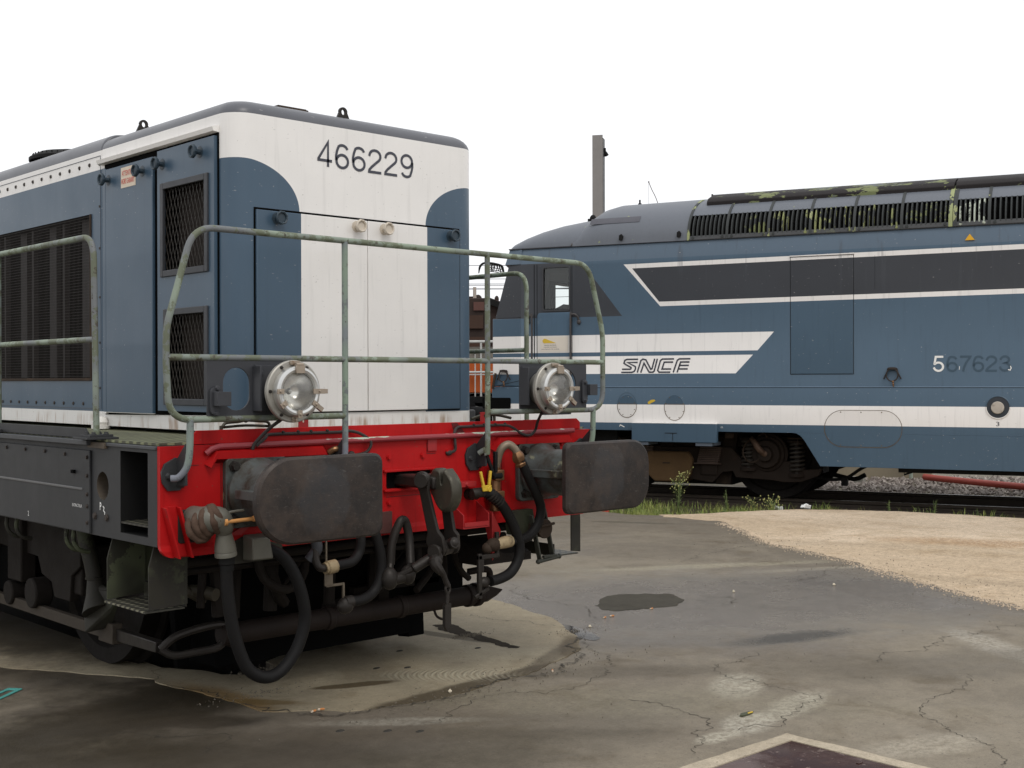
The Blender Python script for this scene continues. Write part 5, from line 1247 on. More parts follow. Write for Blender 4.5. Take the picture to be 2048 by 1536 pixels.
# ------------------------------------------------------------------ bogie, buffers and couplings
for s in (0.0, -2.4):
    wheelset(L2, s, .575, WHEEL, BOGIE2, 0, CY, 'y')
    MB().cyl((s, 0, .575), (s, 2 * CY, .575), .09, 16).build('axle', BOGIE2, L2)
for s in (8.5, 10.9): wheelset(L2, s, .575, WHEEL, BOGIE2, 0, CY, 'y')
fr2 = MB()
for yy in ((-.34, -.26), (2 * CY + .26, 2 * CY + .34)):
    fr2.prism([(-2.95, .40), (-2.85, .29), (-2.1, .26), (-1.8, .34), (-.75, .20), (-.62, .34), (-.48, .36), (-.44, .28), (.05, .255), (.18, .235), (.40, .245), (.62, .33), (.66, .42), (.45, .40), (.30, .50), (-.35, .50), (-.50, .66), (-2.0, .66), (-2.6, .60)], yy[0], yy[1], 'y')
fr2.box(-1.5, -.9, -.26, 2 * CY + .26, .35, .75).box(-2.9, .6, -.1, 2 * CY + .1, .66, .80)
fr2.build('bogie_frame', BOGIE2, L2, .006)
for s in (-.03, -2.42):
    ab = MB().lathe([(.26, 0), (.26, .05), (.225, .06), (.225, .10), (.19, .105), (.175, .16), (.10, .165), (.09, .22), (.045, .225)], (s, -.26, .592), (0, -1, 0), 36).box(s - .17, s + .17, -.30, -.10, .30, .55).build('axle_box', BOGIE2, L2, .006)
    MB().tube([(s - .02, -.48, .61), (s - .06, -.52, .66), (s - .12, -.50, .74), (s - .18, -.44, .79)], [.038, .040, .036, .030], 12, 4).lathe([(.045, 0), (.045, .02), (.038, .022), (.038, .04)], (s - .08, -.51, .69), (-.5, .1, .6), 14).sphere((s, -.47, .600), .045, 1, .7, 1).build('axle_drive', simple('axle_drive_brown', (.10, .06, .04), .6, .3, .4, 14, 0, (.04, .03, .02), .45, 14), ab)
    MB().tube([(s - .18, -.44, .79), (s - .27, -.42, .70), (s - .29, -.42, .58), (s - .22, -.42, .49), (s - .12, -.42, .50), (s - .06, -.42, .56)], .010, 8, 5).build('axle_cable', RUSTY, ab)
    MB().tube([(s - .10, -.40, .82), (s - .02, -.42, .86), (s + .02, -.42, .80)], .008, 8, 4).build('axle_cable', RUSTY, ab)
    for dx, z0, z1 in ((-.245, .42, .76), (.375, .36, .74)):
        k = 7; MB().tube([(s + dx + .085 * math.cos(2 * PI * i / 14), -.30 + .085 * math.sin(2 * PI * i / 14), z0 + (z1 - z0) * i / (14 * k)) for i in range(14 * k)], .017, 8).cyl((s + dx, -.30, z0 - .02), (s + dx, -.30, z1 + .02), .045, 12).build('coil_spring', simple('spring_grime', (.040, .034, .028), .6, .3, .3, 14), L2)
        MB().cyl((s + dx, -.30, z0 - .05), (s + dx, -.30, z0 - .01), .11, 20).cyl((s + dx, -.30, z1), (s + dx, -.30, z1 + .03), .12, 20).build('spring_seat', BOGIE2, L2, .003)
MB().box(.25, .52, -.42, -.36, .790, .806).box(.375, .385, -.43, -.42, .70, .79).build('spring_strap', RUSTY, L2)
MB().box(-.52, -.43, -.55, -.45, .79, .86).build('junction_box', RUSTY, L2, .004)
tk = MB().prism([(-1.66, .50), (-1.60, .60), (-1.06, .60), (-.995, .50), (-1.03, .30), (-1.10, .20), (-1.52, .20), (-1.62, .30)], -.42, -.06, 'y').build('air_tank', TANKM, L2, .02)
MB().cyl((-1.33, -.25, .60), (-1.33, -.25, .68), .035, 12).sphere((-1.33, -.25, .67), .05, 1.2, .8, .7).box(-1.4, -1.30, -.43, -.42, .44, .455).build('tank_fitting', RUSTY, tk)
for s in (-.80, -1.72):
    mb = MB()
    for k in range(9):
        z = .46 + k * .0235
        mb.box(s - .14 + k * .004, s + .14 + k * .004 - .0, -.40 + k * .004, -.10, z, z + .017)
    mb.box(s - .18, s + .18, -.42, -.08, .445, .458).build('rubber_stack', simple('chevron_brown', (.075, .050, .038), .7, .1, .3, 12), L2, .002)
    MB().box(s - .10, s + .12, -.36, -.12, .30, .445).build('stack_seat', BOGIE2, L2, .01)
MB().hull([(-.62, -.20, .85), (-.45, -.20, .85), (-.55, -.20, .18), (-.75, -.20, .18), (-.62, -.10, .85), (-.45, -.10, .85), (-.55, -.10, .18), (-.75, -.10, .18)]).build('bogie_link', BOGIE2, L2)
MB().tube([(.50, -.1, .30), (.72, -.1, .27), (.92, -.1, .30), (1.10, -.1, .42), (1.3, -.1, .52)], .020, 8, 4).tube([(.6, .5, .30), (.9, .5, .24), (1.05, .5, .30)], .03, 8, 3).box(.86, .93, -.14, -.04, .20, .30).build('sanding_pipe', BLACK, L2)
MB().tube([(1.62, -.1, .50), (1.62, -.1, .36), (1.9, -.1, .46), (2.1, -.1, .50)], .012, 8, 1).build('pipe_stay', BLACK, L2)
MB().box(-2.95, .4, 0, 2 * CY, .80, .884).box(-1.9, -.62, .15, 1.3, .14, .80).box(-2.95, .5, .5, .9, .30, .80).build('underfloor_screen', BLACK, L2)  # floor, plus black boxes added to hide the bright ground behind
MB().box(-3.85, -2.0, YS + .25, 2 * CY - YS - .25, .72, .884).build('headstock', BLACK, L2)
for cy in (CY - .875, CY + .875):
    MB().cyl((-3.85, cy, 1.05), (-4.42, cy, 1.05), .11, 24).lathe([(.10, 0), (.27, .02), (.28, .05)], (-4.42, cy, 1.05), (-1, 0, 0), 32).build('buffer', BLACK, L2)
MB().tube([(-2.35, -.3, .86), (-2.05, -.45, .80), (-1.92, -.48, .66), (-1.9, -.46, .55)], .018, 8, 4).build('side_cable', RUSTY, L2)

# ================================================================== THE YARD
UX, UY, NX, NY = .36031, -.93284, -.93284, -.36031
def T2(s, off): return (PX + s * UX + off * NX, PY + s * UY + off * NY)
def jag(pts, amp, step=.12, closed=True, seed=0.0):
    out = []; n = len(pts)
    for i in range(n if closed else n - 1):
        a, b = V(*pts[i]), V(*pts[(i + 1) % n]); L = (b - a).length
        k = max(1, min(60, int(L / step))); nn = V(-(b - a).y, (b - a).x).normalized() if L > 0 else V(0, 0)
        for j in range(k):
            p = a + (b - a) * j / k
            d = (noise.noise(V(p.x * 3.1, p.y * 3.1, seed)) + .5 * noise.noise(V(p.x * 9, p.y * 9, seed + 4)) + .35 * noise.noise(V(p.x * 34, p.y * 34, seed + 9))) * amp
            if j == 0: d *= .3
            out.append(tuple(p + nn * d))
    if not closed: out.append(tuple(pts[-1]))
    return out

def blob(M, cx, cy, a, b, rot, soft, dst, seed=0):
    dx, dy = M.x - cx, M.y - cy; c, s = math.cos(R(rot)), math.sin(R(rot))
    p = (dx * c + dy * s) / a; q = (dy * c - dx * s) / b
    d = (p * p + q * q).op('SQRT') + (dst - .5) * 1.1
    return 1.0 - d.step(1 - soft, 1 + soft)

def ground_mat(name, base, alt, stain, wet_amt, speck=.5, blobs=(), pale=(), wetblobs=(), combs=False, swarm=None, rough=.62):
    M = Mat(name)
    big = M.noise(.55, 5, .6, (1, 1, 1), 3, .6); mid = M.noise(2.6, 6, .65, (1, 1, 1), 13, .4); fine = M.noise(70, 4, .8, (1, 1, 1), 5); dst = M.noise(3.3, 6, .7, (1, 1, 1), 23)
    grit = M.noise(210, 2, .6, (1, 1, 1), 6); med = M.noise(22, 4, .75, (1, 1, 1), 61); dry = M.noise(30, 4, .8, (1, 1, 1), 71).step(.38, .60)
    c = M.mix(big.step(.40, .62), base, alt)
    c = M.mix(mid.step(.52, .72) * .5, c, stain)
    for (cx, cy, a, b, r_, amt, col, soft) in blobs:
        bb0 = blob(M, cx, cy, a, b, r_, soft, dst) * amt
        if col[0] > .2: bb0 = bb0 * (dry * .8 + .22)
        c = M.mix(bb0, c, col)
    c = M.mix(1.0, c, (fine - .5) * speck * 1.3 + (grit - .5) * speck * 1.3 + (med - .5) * speck * .9 + 1.0, 'MULTIPLY')
    c = M.mix(M.noise(55, 2, .6, (1, 1, 1), 81).step(.66, .72) * .6, c, (.06, .05, .04))
    peb = fine.step(.70, .76) * .35
    c = M.mix(peb, c, (alt[0] * 1.7, alt[1] * 1.65, alt[2] * 1.5))
    wet = (M.noise(.42, 4, .55, (1, 1, 1), 33, .5).step(.47, .62) * .22 + blob(M, 3.0, 1.1, 2.2, 1.2, -30, .5, dst) * .7).clamp() * wet_amt
    w2 = None
    for (cx, cy, a, b, r_, soft) in wetblobs:
        bb_ = blob(M, cx, cy, a, b, r_, soft, dst)
        w2 = bb_ if w2 is None else w2.mx(bb_)
    c = M.mix(wet * .62, c, (base[0] * 1.02, base[1] * 1.05, base[2] * 1.18))  # wet area: its bluish sky sheen is also mixed into the colour
    c = M.mix(1.0, c, (M.noise(8, 6, .75, (1, 1, 1), 91) - .5) * .60 + 1.0, 'MULTIPLY')
    rg = (mid - .5) * .3 + rough - wet * .30
    if w2 is not None:
        c = M.mix(w2 * .62, c, (.030, .029, .026)); rg = rg - w2 * .22
    M.set('Base Color', c); M.set('Roughness', rg.mx(.12)); M.set('Specular IOR Level', wet * .30 + .16)
    hgt = fine * .6 + grit * .25 + mid * 1.5
    if combs:
        ca = (M.x - .40) * .7295 - (M.y - .66) * .684; cb_ = (M.x - .40) * .684 + (M.y - .66) * .7295
        fan = ca - cb_ * cb_ * 3.0 + dst * .035
        msk = blob(M, .40, .66, .34, .13, -43, .45, dst)
        comb = (fan * 190).op('SINE') * (fan * 61 + cb_ * 18).op('SINE').abs() * msk
        c = M.mix((comb * .35 + msk * .25).clamp(), c, (.44, .40, .30))
        M.set('Base Color', c)
        hgt = hgt + comb * .8
    M.bump(hgt, .35, .012)
    return M.m

ASPH = ground_mat('worn_asphalt', (.160, .136, .104), (.226, .194, .146), (.104, .078, .046), 1.7,
    blobs=[(1.31, -.48, .26, .12, 30, .8, (.42, .39, .31), .35), (1.20, -.90, .30, .10, 10, .8, (.42, .39, .31), .35), (.78, -.92, .20, .10, 20, .75, (.46, .43, .35), .35), (.50, -.97, .13, .06, 0, .8, (.42, .39, .31), .3),
           (3.13, -.95, .50, .12, 55, .7, (.40, .37, .31), .4), (1.05, -1.65, .30, .12, -20, .7, (.38, .34, .27), .4), (4.4, 2.1, 1.1, .10, -30, .55, (.36, .33, .24), .4), (4.9, 1.4, .6, .07, -25, .6, (.38, .34, .26), .4),
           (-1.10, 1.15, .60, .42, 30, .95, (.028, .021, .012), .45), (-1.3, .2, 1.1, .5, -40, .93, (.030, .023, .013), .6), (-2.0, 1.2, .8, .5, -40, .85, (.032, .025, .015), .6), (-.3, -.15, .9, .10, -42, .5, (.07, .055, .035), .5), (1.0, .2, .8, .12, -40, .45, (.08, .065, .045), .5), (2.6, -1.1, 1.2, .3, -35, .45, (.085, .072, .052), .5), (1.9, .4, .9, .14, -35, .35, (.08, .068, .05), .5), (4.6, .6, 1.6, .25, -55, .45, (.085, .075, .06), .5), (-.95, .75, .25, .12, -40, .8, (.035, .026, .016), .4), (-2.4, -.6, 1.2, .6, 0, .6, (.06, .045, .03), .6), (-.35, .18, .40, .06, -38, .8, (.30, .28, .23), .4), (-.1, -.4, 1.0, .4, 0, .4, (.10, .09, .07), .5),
           (-1.0, 3.6, .9, 2.2, 0, .95, (.030, .023, .014), .5), (.6, -.2, 1.3, .25, -50, .45, (.24, .215, .15), .5), (6.3, 4.6, .5, .08, -60, .7, (.085, .075, .05), .3), (7.2, 3.6, .5, .07, -60, .6, (.09, .075, .05), .3)],  # first blob: shade along the shunter's left side, put into the colour
    wetblobs=[(2.50, -.02, .42, .11, -17, .55)], rough=.60)
SLABM = ground_mat('old_concrete_slab', (.285, .242, .170), (.360, .312, .222), (.17, .125, .070), .0,
    blobs=[(-.70, 1.05, .10, .40, 5, .8, (.20, .12, .04), .5), (.30, .42, .85, .075, 4, .9, (.075, .058, .036), .35), (1.3, .68, .35, .07, 45, .85, (.10, .075, .045), .4), (-.10, .84, .22, .05, -22, .85, (.085, .060, .030), .2), (-.62, .88, .22, .05, -50, .7, (.16, .105, .04), .3), (-.75, 3.6, .6, 1.3, 0, .92, (.038, .029, .018), .4), (1.1, .62, .5, .06, 28, .7, (.10, .08, .055), .4),  # the large dark blob far back is shade under the shunter, painted in
           (1.0, 1.5, .05, .35, 10, .8, (.07, .055, .03), .3)], combs=True, rough=.7, speck=.35)
PALEM = ground_mat('pale_rough_concrete', (.480, .375, .262), (.600, .485, .360), (.33, .235, .14), .0,
    blobs=[(7.4, 1.2, .9, .28, -65, .8, (.32, .19, .09), .6), (6.6, 1.0, .5, .2, -60, .55, (.30, .22, .13), .6), (8.2, 2.4, 1.6, .5, -65, .40, (.36, .28, .20), .7), (6.3, 2.2, 1.2, .16, -60, .5, (.34, .27, .19), .6), (5.2, .3, 1.3, .14, -72, .55, (.28, .22, .15), .6)], rough=.9, speck=1.0)
DIRTM = ground_mat('brown_track_dirt', (.060, .048, .036), (.095, .078, .056), (.035, .030, .020), .0, rough=.9, speck=.9)
GRAVM = ground_mat('grey_gravel_ground', (.15, .135, .105), (.20, .18, .145), (.085, .085, .05), .0, rough=.9, speck=1.2)

def sheet(name, outer, holes, z, mat, thick=.0):
    mb = MB(); loops = [outer] + holes
    flat = [p for l in loops for p in l]; n = len(flat)
    tris = tessellate_polygon([[V(p[0], p[1], 0) for p in l] for l in loops])
    mb.add([(p[0], p[1], z) for p in flat], tris)
    if thick:
        mb.add([(p[0], p[1], z) for p in flat] + [(p[0], p[1], z - thick) for p in flat], []); k = len(mb.v) - 2 * n; q0 = 0
        for l in loops:
            for i in range(len(l)):
                a, b = q0 + i, q0 + (i + 1) % len(l); mb.f.append((k + a, k + b, k + n + b, k + n + a))
            q0 += len(l)
    o = mb.build(name, mat, None, smooth=False)
    me = o.data
    if me.polygons and me.polygons[0].normal.z < 0: me.flip_normals()
    return tag(o, kind='structure')

pit = [(-.62, 14), (-.62, 1.86)] + jag([(-.62, 1.86), (-.50, 1.66), (-.47, 1.50), (-.33, 1.36), (-.20, 1.36), (-.14, 1.60), (.02, 1.675)], .02, .04, False)[1:] + [(.60, 1.668), (.95, 1.690)] + [(1.02, 1.80), (1.02, 2.6), (.66, 2.7), (.66, 14)]
pit = [p for i, p in enumerate(pit) if i == 0 or (V(*p) - V(*pit[i - 1])).length > .004]
edge = [T2(s, o) for s, o in ((-70, 2.2), (-6, 2.3), (-1.7, 2.38), (-1.02, 2.65), (-.6, 2.6), (-.12, 1.95), (.59, 1.27), (1.14, 1.12), (1.7, 1.02), (3.06, 1.2), (6, 1.25), (70, 1.25))]
outer = jag(edge, .03, .1, False, 2.0) + [T2(70, 120), T2(-70, 120)]
base = sheet('ground', [(-600, -600), (600, -600), (600, 600), (-600, 600)], [pit], -.130, GRAVM)
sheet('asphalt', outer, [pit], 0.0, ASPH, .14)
sheet('track_bed', [T2(-60, -2.2), T2(60, -2.2), T2(60, 2.9), T2(-60, 2.9)], [], -.124, DIRTM) if 0 else None
# track bed clear of the pit: only along the second track
sheet('track_bed', jag([T2(-12, -1.9), T2(40, -1.9), T2(40, 2.9), T2(-12, 2.9)], .05, .3), [], -.124, DIRTM)
MB().add([(-.62, 1.2, -.9), (1.1, 1.2, -.9), (1.1, 14, -.9), (-.62, 14, -.9), (-.62, 1.2, -.14), (1.1, 1.2, -.14), (1.1, 14, -.14), (-.62, 14, -.14)],
         [(0, 1, 2, 3), (0, 4, 5, 1), (1, 5, 6, 2), (2, 6, 7, 3), (3, 7, 4, 0)])
pm = MB(); n = len(pit)
pm.add([(x, y, -.130) for x, y in pit] + [(x, y, -.95) for x, y in pit], [(i, (i + 1) % n, n + (i + 1) % n, n + i) for i in range(n)] + [tuple(range(n, 2 * n))])
tag(pm.build('inspection_pit', simple('pit_concrete', (.05, .045, .04), .9, 0, .2, 3), None, smooth=False), kind='structure')
# concrete apron in front of the shunter's track
slab = [(-2.1, 4.8), (-1.24, 2.5), (-.76, 1.66), (-.78, 1.48), (-.71, 1.08), (-.70, .74), (-.42, .46), (-.05, .36), (.35, .37), (.75, .43), (1.33, .63), (1.60, .94), (1.84, 1.35), (2.02, 1.95), (2.12, 2.6), (2.2, 5), (2.2, 14), (-2.4, 14)]
slab = jag(slab, .035, .05, True, 7.0)
ph = [(x, y) for x, y in pit]
hx = [(p[0], p[1]) for p in pit[1:-1]]
# the apron wraps the pit: one outline running round its mouth
front = [p for p in slab if p[1] < 13.9]
i0 = max(range(len(slab)), key=lambda i: (slab[i][1], -slab[i][0]))
sheet('concrete_apron', [(x, y) for x, y in slab if y < 14.0] , [[(x + (.004 if 0 else 0), min(y, 13.0)) for x, y in pit]], .005, SLABM, .006)
# older strip left of the apron, outlined by its own joint
pale = [(7.10, 4.90), (6.95, 4.72), (7.03, 4.45), (7.03, 3.92), (6.72, 3.50), (6.38, 3.06), (6.00, 2.62), (5.75, 2.05), (5.38, 1.24), (5.15, .85), (4.91, .45), (4.66, -.05), (4.44, -.53), (4.15, -1.3), (3.9, -2.4)] + [T2(9, 1.3), T2(6, 1.29), T2(3.06, 1.24), T2(1.7, 1.06), T2(1.14, 1.15), T2(.59, 1.30), T2(-.12, 1.98), T2(-.50, 2.45)]
sheet('pale_concrete', jag(pale, .07, .03, True, 11.0), [], .0025, PALEM, .003)
# cracks
CRK = simple('crack_dark', (.060, .052, .040), .9, 0, .3, 20)
cracks = [[(0.68, -0.28), (0.76, -0.46), (0.71, -0.68), (0.65, -0.79), (0.51, -0.83), (0.41, -0.94), (0.23, -1.06)], [(1.99, -0.05), (1.75, -0.21), (1.57, -0.2), (1.45, -0.32), (1.39, -0.62), (1.44, -0.88), (1.12, -0.95), (0.86, -1.05), (0.66, -0.92)],
          [(3.85, -0.79), (3.37, -0.65), (2.74, -0.73), (2.25, -0.61)], [(2.39, -1.22), (1.99, -1.27), (1.46, -1.39), (1.37, -1.59), (1.26, -1.85), (0.98, -2.01)], [(4.37, 2.4), (5.05, 2.59), (5.66, 2.6), (5.98, 2.49)],
          [(4.29, 1.14), (4.65, 1.2), (5.11, 1.3), (5.36, 1.18)], [(-1.9, 3.9), (-1.21, 2.57), (-1.04, 2.3), (-0.72, 1.79)], [(-2.2, 4.0), (-1.30, 2.35), (-1.12, 1.99), (-0.80, 1.55)],
          [(-0.82, 1.55), (-0.62, 1.82), (-0.48, 1.76)], [(-0.71, 1.05), (-0.58, 1.18), (-0.5, 1.18)], [(1.57, 1.86), (1.56, 1.51), (1.69, 1.28), (1.71, 1.0)],
          [(1.60, 0.92), (1.36, .62), (1.1, 0.45), (0.75, 0.39), (0.35, 0.35), (-0.05, 0.33), (-0.42, 0.44), (-.72, .72), (-.74, 1.1), (-.80, 1.5)], [(1.58, .92), (1.21, .31), (1.05, .13), (.65, .02), (.3, .19), (-.07, .13), (-.26, .07)],
          [(2.9, 1.0), (3.2, .9), (3.35, 1.1), (3.2, 1.2)], [(.2, -1.35), (-.3, -1.2), (-.6, -1.0)], [(-1.5, .9), (-1.2, .75), (-1.0, .5), (-1.2, .3)], [(2.05, 1.2), (2.3, 1.6), (2.25, 2.1), (2.6, 2.6)], [(2.6, -1.5), (2.0, -1.75), (1.8, -2.0)]]
cb = MB()
for ci, pth in enumerate(cracks):
    pts = jag(pth, .10, .010, False, ci * 3.3); n = len(pts)
    wmax = .0032 if ci != 11 else .0075
    zc = .0072 if ci in (8, 9, 10, 11) else .0016
    L, Rr = [], []
    for i, p in enumerate(pts):
        a, b = V(*pts[max(0, i - 1)]), V(*pts[min(n - 1, i + 1)]); d = (b - a).normalized() if (b - a).length > 0 else V(1, 0)
        ww = wmax * (.25 + 1.3 * abs(noise.noise(V(p[0] * 14, p[1] * 14, 3)))) * (1.0 if ci not in (6, 7) else .7) * min(1, (i + 1) / 6, (n - i) / 6)
        L.append((p[0] - d.y * ww, p[1] + d.x * ww, zc)); Rr.append((p[0] + d.y * ww, p[1] - d.x * ww, zc))
    cb.add(L + Rr, [(i, i + 1, n + i + 1, n + i) for i in range(n - 1)])
tag(cb.build('pavement_cracks', CRK, None, smooth=False), kind='structure')
# shallow standing water, a crisp damp patch, a crumbled groove
SPOT = ground_mat('damp_dark_asphalt', (.058, .052, .040), (.070, .062, .047), (.045, .040, .030), .0, rough=.80, speck=.8)
SPOT.node_tree.nodes['Principled BSDF'].inputs['Specular IOR Level'].default_value = .15
GROOVE = simple('groove_grit', (.035, .028, .020), .95, 0, .6, 30, 0, (.16, .13, .08), .42, 60, .5, 80, spec=.1)
sheet('damp_patch', jag([(2.388, 1.518), (2.589, 1.644), (2.828, 1.695), (3.017, 1.599), (3.13, 1.461), (3.012, 1.237), (2.799, 1.122), (2.58, 1.179), (2.381, 1.27), (2.324, 1.376)], .05, .02, True, 21.0), [], .0018, SPOT)
WAT = Mat('standing_water'); WAT.set('Base Color', (.045, .045, .045)); WAT.set('Roughness', .05); WAT.bump(WAT.noise(30, 2, .5), .03, .003)
sheet('puddle', jag([(1.603, 1.318), (1.734, 1.326), (1.779, 1.193), (1.739, 0.974), (1.649, 0.774), (1.565, 0.737), (1.56, 0.877), (1.602, 1.105)], .035, .015, True, 31.0), [], .0022, WAT.m)
sheet('crumbled_groove', jag([(1.165, 1.739), (1.26, 1.68), (1.18, 1.33), (1.098, 0.90), (1.07, 0.915), (1.06, 1.22), (1.09, 1.50)], .05, .012, True, 41.0), [], .0062, GROOVE)

# sunken plate with a concrete surround, bottom right
SURR = ground_mat('plate_surround_concrete', (.36, .30, .22), (.43, .37, .28), (.2, .15, .1), .0, rough=.8, speck=.6)
sq = jag([(.755, -1.150), (-1.3, -1.150), (-1.3, -3.2), (.755, -3.2)], .012, .05, True, 5)
sheet('plate_surround', sq, [[(.68, -1.225), (-1.2, -1.225), (-1.2, -3.1), (.68, -3.1)]], .006, SURR, .006)
PLT = Mat('wet_rusty_plate')
pn = PLT.noise(2.2, 5, .6, (1, 1, 1), 2); c_ = PLT.mix(pn.step(.4, .6), (.050, .022, .018), (.075, .035, .028)); c_ = PLT.mix(PLT.noise(26, 5, .7, (1, 1, 1), 4).step(.60, .64) * .8, c_, (.20, .15, .13))
PLT.set('Base Color', c_); PLT.set('Roughness', ((pn - .5) * 1.6 + .16).mx(.06)); PLT.set('Specular IOR Level', .6)
pc = MB().box(-1.195, .675, -3.095, -1.230, -.01, .004).box(.60, .63, -1.60, -1.585, .004, .009).build('cover_plate', PLT.m, None, .002)
tag(pc, 'wet dark brown steel cover plate set in the ground at the bottom of the picture', 'cover plate')
# rails
RAILM = simple('rail_steel', (.055, .042, .032), .6, .3, .3, 5, 0, (.10, .065, .04), .42, 8)
RAILH = simple('rail_head', (.10, .085, .07), .35, .7, .2, 5)
def rail_prof(c, z=0.0): return [(c - .068, z - .150), (c - .068, z - .140), (c - .010, z - .125), (c - .008, z - .045), (c - .034, z - .034), (c - .036, z - .006), (c - .028, z), (c + .028, z), (c + .036, z - .006), (c + .034, z - .034), (c + .008, z - .045), (c + .010, z - .125), (c + .068, z - .140), (c + .068, z - .150)]
def rail(label, c, y0, y1, loc=(0, 0, 0), rz=0, axis='y', z=0.0):
    t = thing('rail', label, 'rail', loc, rz)
    MB().prism(rail_prof(c, z), y0, y1, axis).build('rail_bar', RAILM, t)
    if axis == 'y': MB().box(c - .022, c + .022, y0 + .02, y1, z + .0003, z + .0015).build('running_band', RAILH, t)
    else: MB().box(y0, y1, c - .022, c + .022, z + .0003, z + .0015).build('running_band', RAILH, t)
rail('rusty rail under the left wheels of the red-beamed shunting locomotive', -.7175, 1.70, 30, z=-.003)
rail('rusty rail under the far wheels of the red-beamed shunting locomotive', .7175, 1.75, 30, z=-.003)
rail('near rail of the track under the dark blue main line locomotive', 0.0, -14, 40, (PX, PY, 0), A2, 'x')
rail('far rail of the track under the dark blue main line locomotive', 2 * CY, -14, 40, (PX, PY, 0), A2, 'x')
def near2(x, y): return (PX + UX * x - NX * y, PY + UY * x - NY * y)
gr_ = thing('guard_rail', 'low rusty guard rail between the near rail and the pale concrete', 'rail', (PX, PY, 0), A2)
MB().box(-8, 40, -.32, -.27, -.13, -.062).build('guard_bar', RAILM, gr_, .004)
# sleepers beneath the second track
slp = thing('railway_sleeper', 'dark timber sleepers under the dark blue locomotive', 'sleeper') if 0 else None

# ------------------------------------------------------------------ grass, weeds, stones
GRASS = Mat('grass_blades'); gn = GRASS.noise(2.5, 4, .6); gc = GRASS.mix(gn.step(.40, .62), (.13, .20, .030), (.27, .30, .070)); gc = GRASS.mix(GRASS.noise(30, 2, .5).step(.58, .64) * .7, gc, (.36, .31, .15))
GRASS.set('Base Color', gc); GRASS.set('Roughness', .55); GRASS = GRASS.m
WEED = Mat('weed_leaves'); gc = WEED.mix(WEED.noise(20, 3, .6).step(.4, .6), (.075, .12, .030), (.17, .21, .070)); WEED.set('Base Color', gc); WEED.set('Roughness', .55); WEED = WEED.m
SEED = simple('seed_heads', (.34, .33, .12), .7, 0, .3, 40)
def blade(mb, x, y, z, h, lean, az, wd):
    dx, dy = math.cos(az), math.sin(az); px_, py_ = -dy * wd, dx * wd
    mb.add([(x - px_, y - py_, z), (x + px_, y + py_, z), (x + dx * lean * .35 + px_ * .7, y + dy * lean * .35 + py_ * .7, z + h * .55), (x + dx * lean * .35 - px_ * .7, y + dy * lean * .35 - py_ * .7, z + h * .55), (x + dx * lean, y + dy * lean, z + h)],
           [(0, 1, 2, 3), (3, 2, 4)])
def edge_off(s):
    P_ = ((-70, 2.2), (-6, 2.3), (-1.7, 2.38), (-1.02, 2.65), (-.6, 2.6), (-.12, 1.95), (.59, 1.27), (1.14, 1.12), (1.7, 1.02), (3.06, 1.2), (6, 1.25), (70, 1.25))
    for (a, oa), (b, ob) in zip(P_, P_[1:]):
        if a <= s <= b: return oa + (ob - oa) * (s - a) / (b - a)
    return 1.2
gm = MB(); rnd = random.Random(3)
for k in range(9000):
    s = rnd.uniform(-6, 4.2)
    eo = edge_off(s); o = rnd.uniform(.55, eo + .03)
    x, y = T2(s, o)
    dens = (noise.noise(V(x * 1.6, y * 1.6, 1)) + (.62 if s < -.4 else .38)) * (1.7 if s < .1 else (.75 if s < .9 else .16)) * (1.0 if o > eo - 1.0 else .22)
    if s > .9 and o < eo - .25: dens *= .4
    if rnd.random() > dens: continue
    for j in range(4):
        blade(gm, x + rnd.gauss(0, .02), y + rnd.gauss(0, .02), -.125 if o < eo - .04 else -.03, rnd.uniform(.05, .15) * (1.0 if s < .9 else .8), rnd.uniform(.01, .09), rnd.uniform(0, 6.28), rnd.uniform(.002, .0045))
tag(gm.build('grass', GRASS, None, smooth=False), 'short yellow green grass growing between the paving and the second track', 'grass', kind='stuff')
def leafq(mb, p, d, ln, wd, up=.3):
    p = V(*p); d = V(*d).normalized(); s_ = d.cross(V(0, 0, 1)).normalized() * wd
    m_ = p + d * ln * .5 + V(0, 0, ln * up * .5); e = p + d * ln + V(0, 0, -ln * .1)
    mb.add([p, m_ + s_, e, m_ - s_], [(0, 1, 2, 3)])
def weed(label, s, off, h, n, seed, name='weed', heads=True, group=None):
    rn = random.Random(seed); x, y = T2(s, off)
    t = thing(name, label, 'weed', (x, y, -.125), 0, group)
    st, lf, hd = MB(), MB(), MB()
    for k in range(n):
        az = rn.uniform(0, 6.28); ln = h * rn.uniform(.6, 1); le = rn.uniform(.02, .22) * ln
        pts = [(0, 0, 0), (math.cos(az) * le * .2, math.sin(az) * le * .2, ln * .4), (math.cos(az) * le * .6, math.sin(az) * le * .6, ln * .75), (math.cos(az) * le, math.sin(az) * le, ln)]
        st.tube(pts, [.005, .004, .0028, .0015], 5, 3)
        for j in range(9):
            f = rn.uniform(.05, .9); a2_ = rn.uniform(0, 6.28)
            leafq(lf, (math.cos(az) * le * f, math.sin(az) * le * f, ln * f), (math.cos(a2_), math.sin(a2_), .4), rn.uniform(.04, .11) * (1.2 - f), .008)
        if heads:
            for j in range(8):
                a2_ = rn.uniform(0, 6.28); f = rn.uniform(.7, 1.0); L_ = rn.uniform(.03, .12)
                b_ = V(math.cos(az) * le * f, math.sin(az) * le * f, ln * f); e = b_ + V(math.cos(a2_), math.sin(a2_), rn.uniform(.3, 1.1)) * L_
                st.tube([b_, e], .0012, 4); hd.sphere(e, .008, 1, 1, 1.2, 6)
    st.build('stem', WEED, t); lf.build('leaves', WEED, t, smooth=False)
    if heads: hd.build('flower_heads', SEED, t)
weed('tallest branching weed with yellow flower heads beside the second track', -.86, 1.42, .54, 7, 5)
weed('bushy weed with feathery leaves, second from the tall branching weed', -.30, 1.25, .34, 5, 8, heads=False)
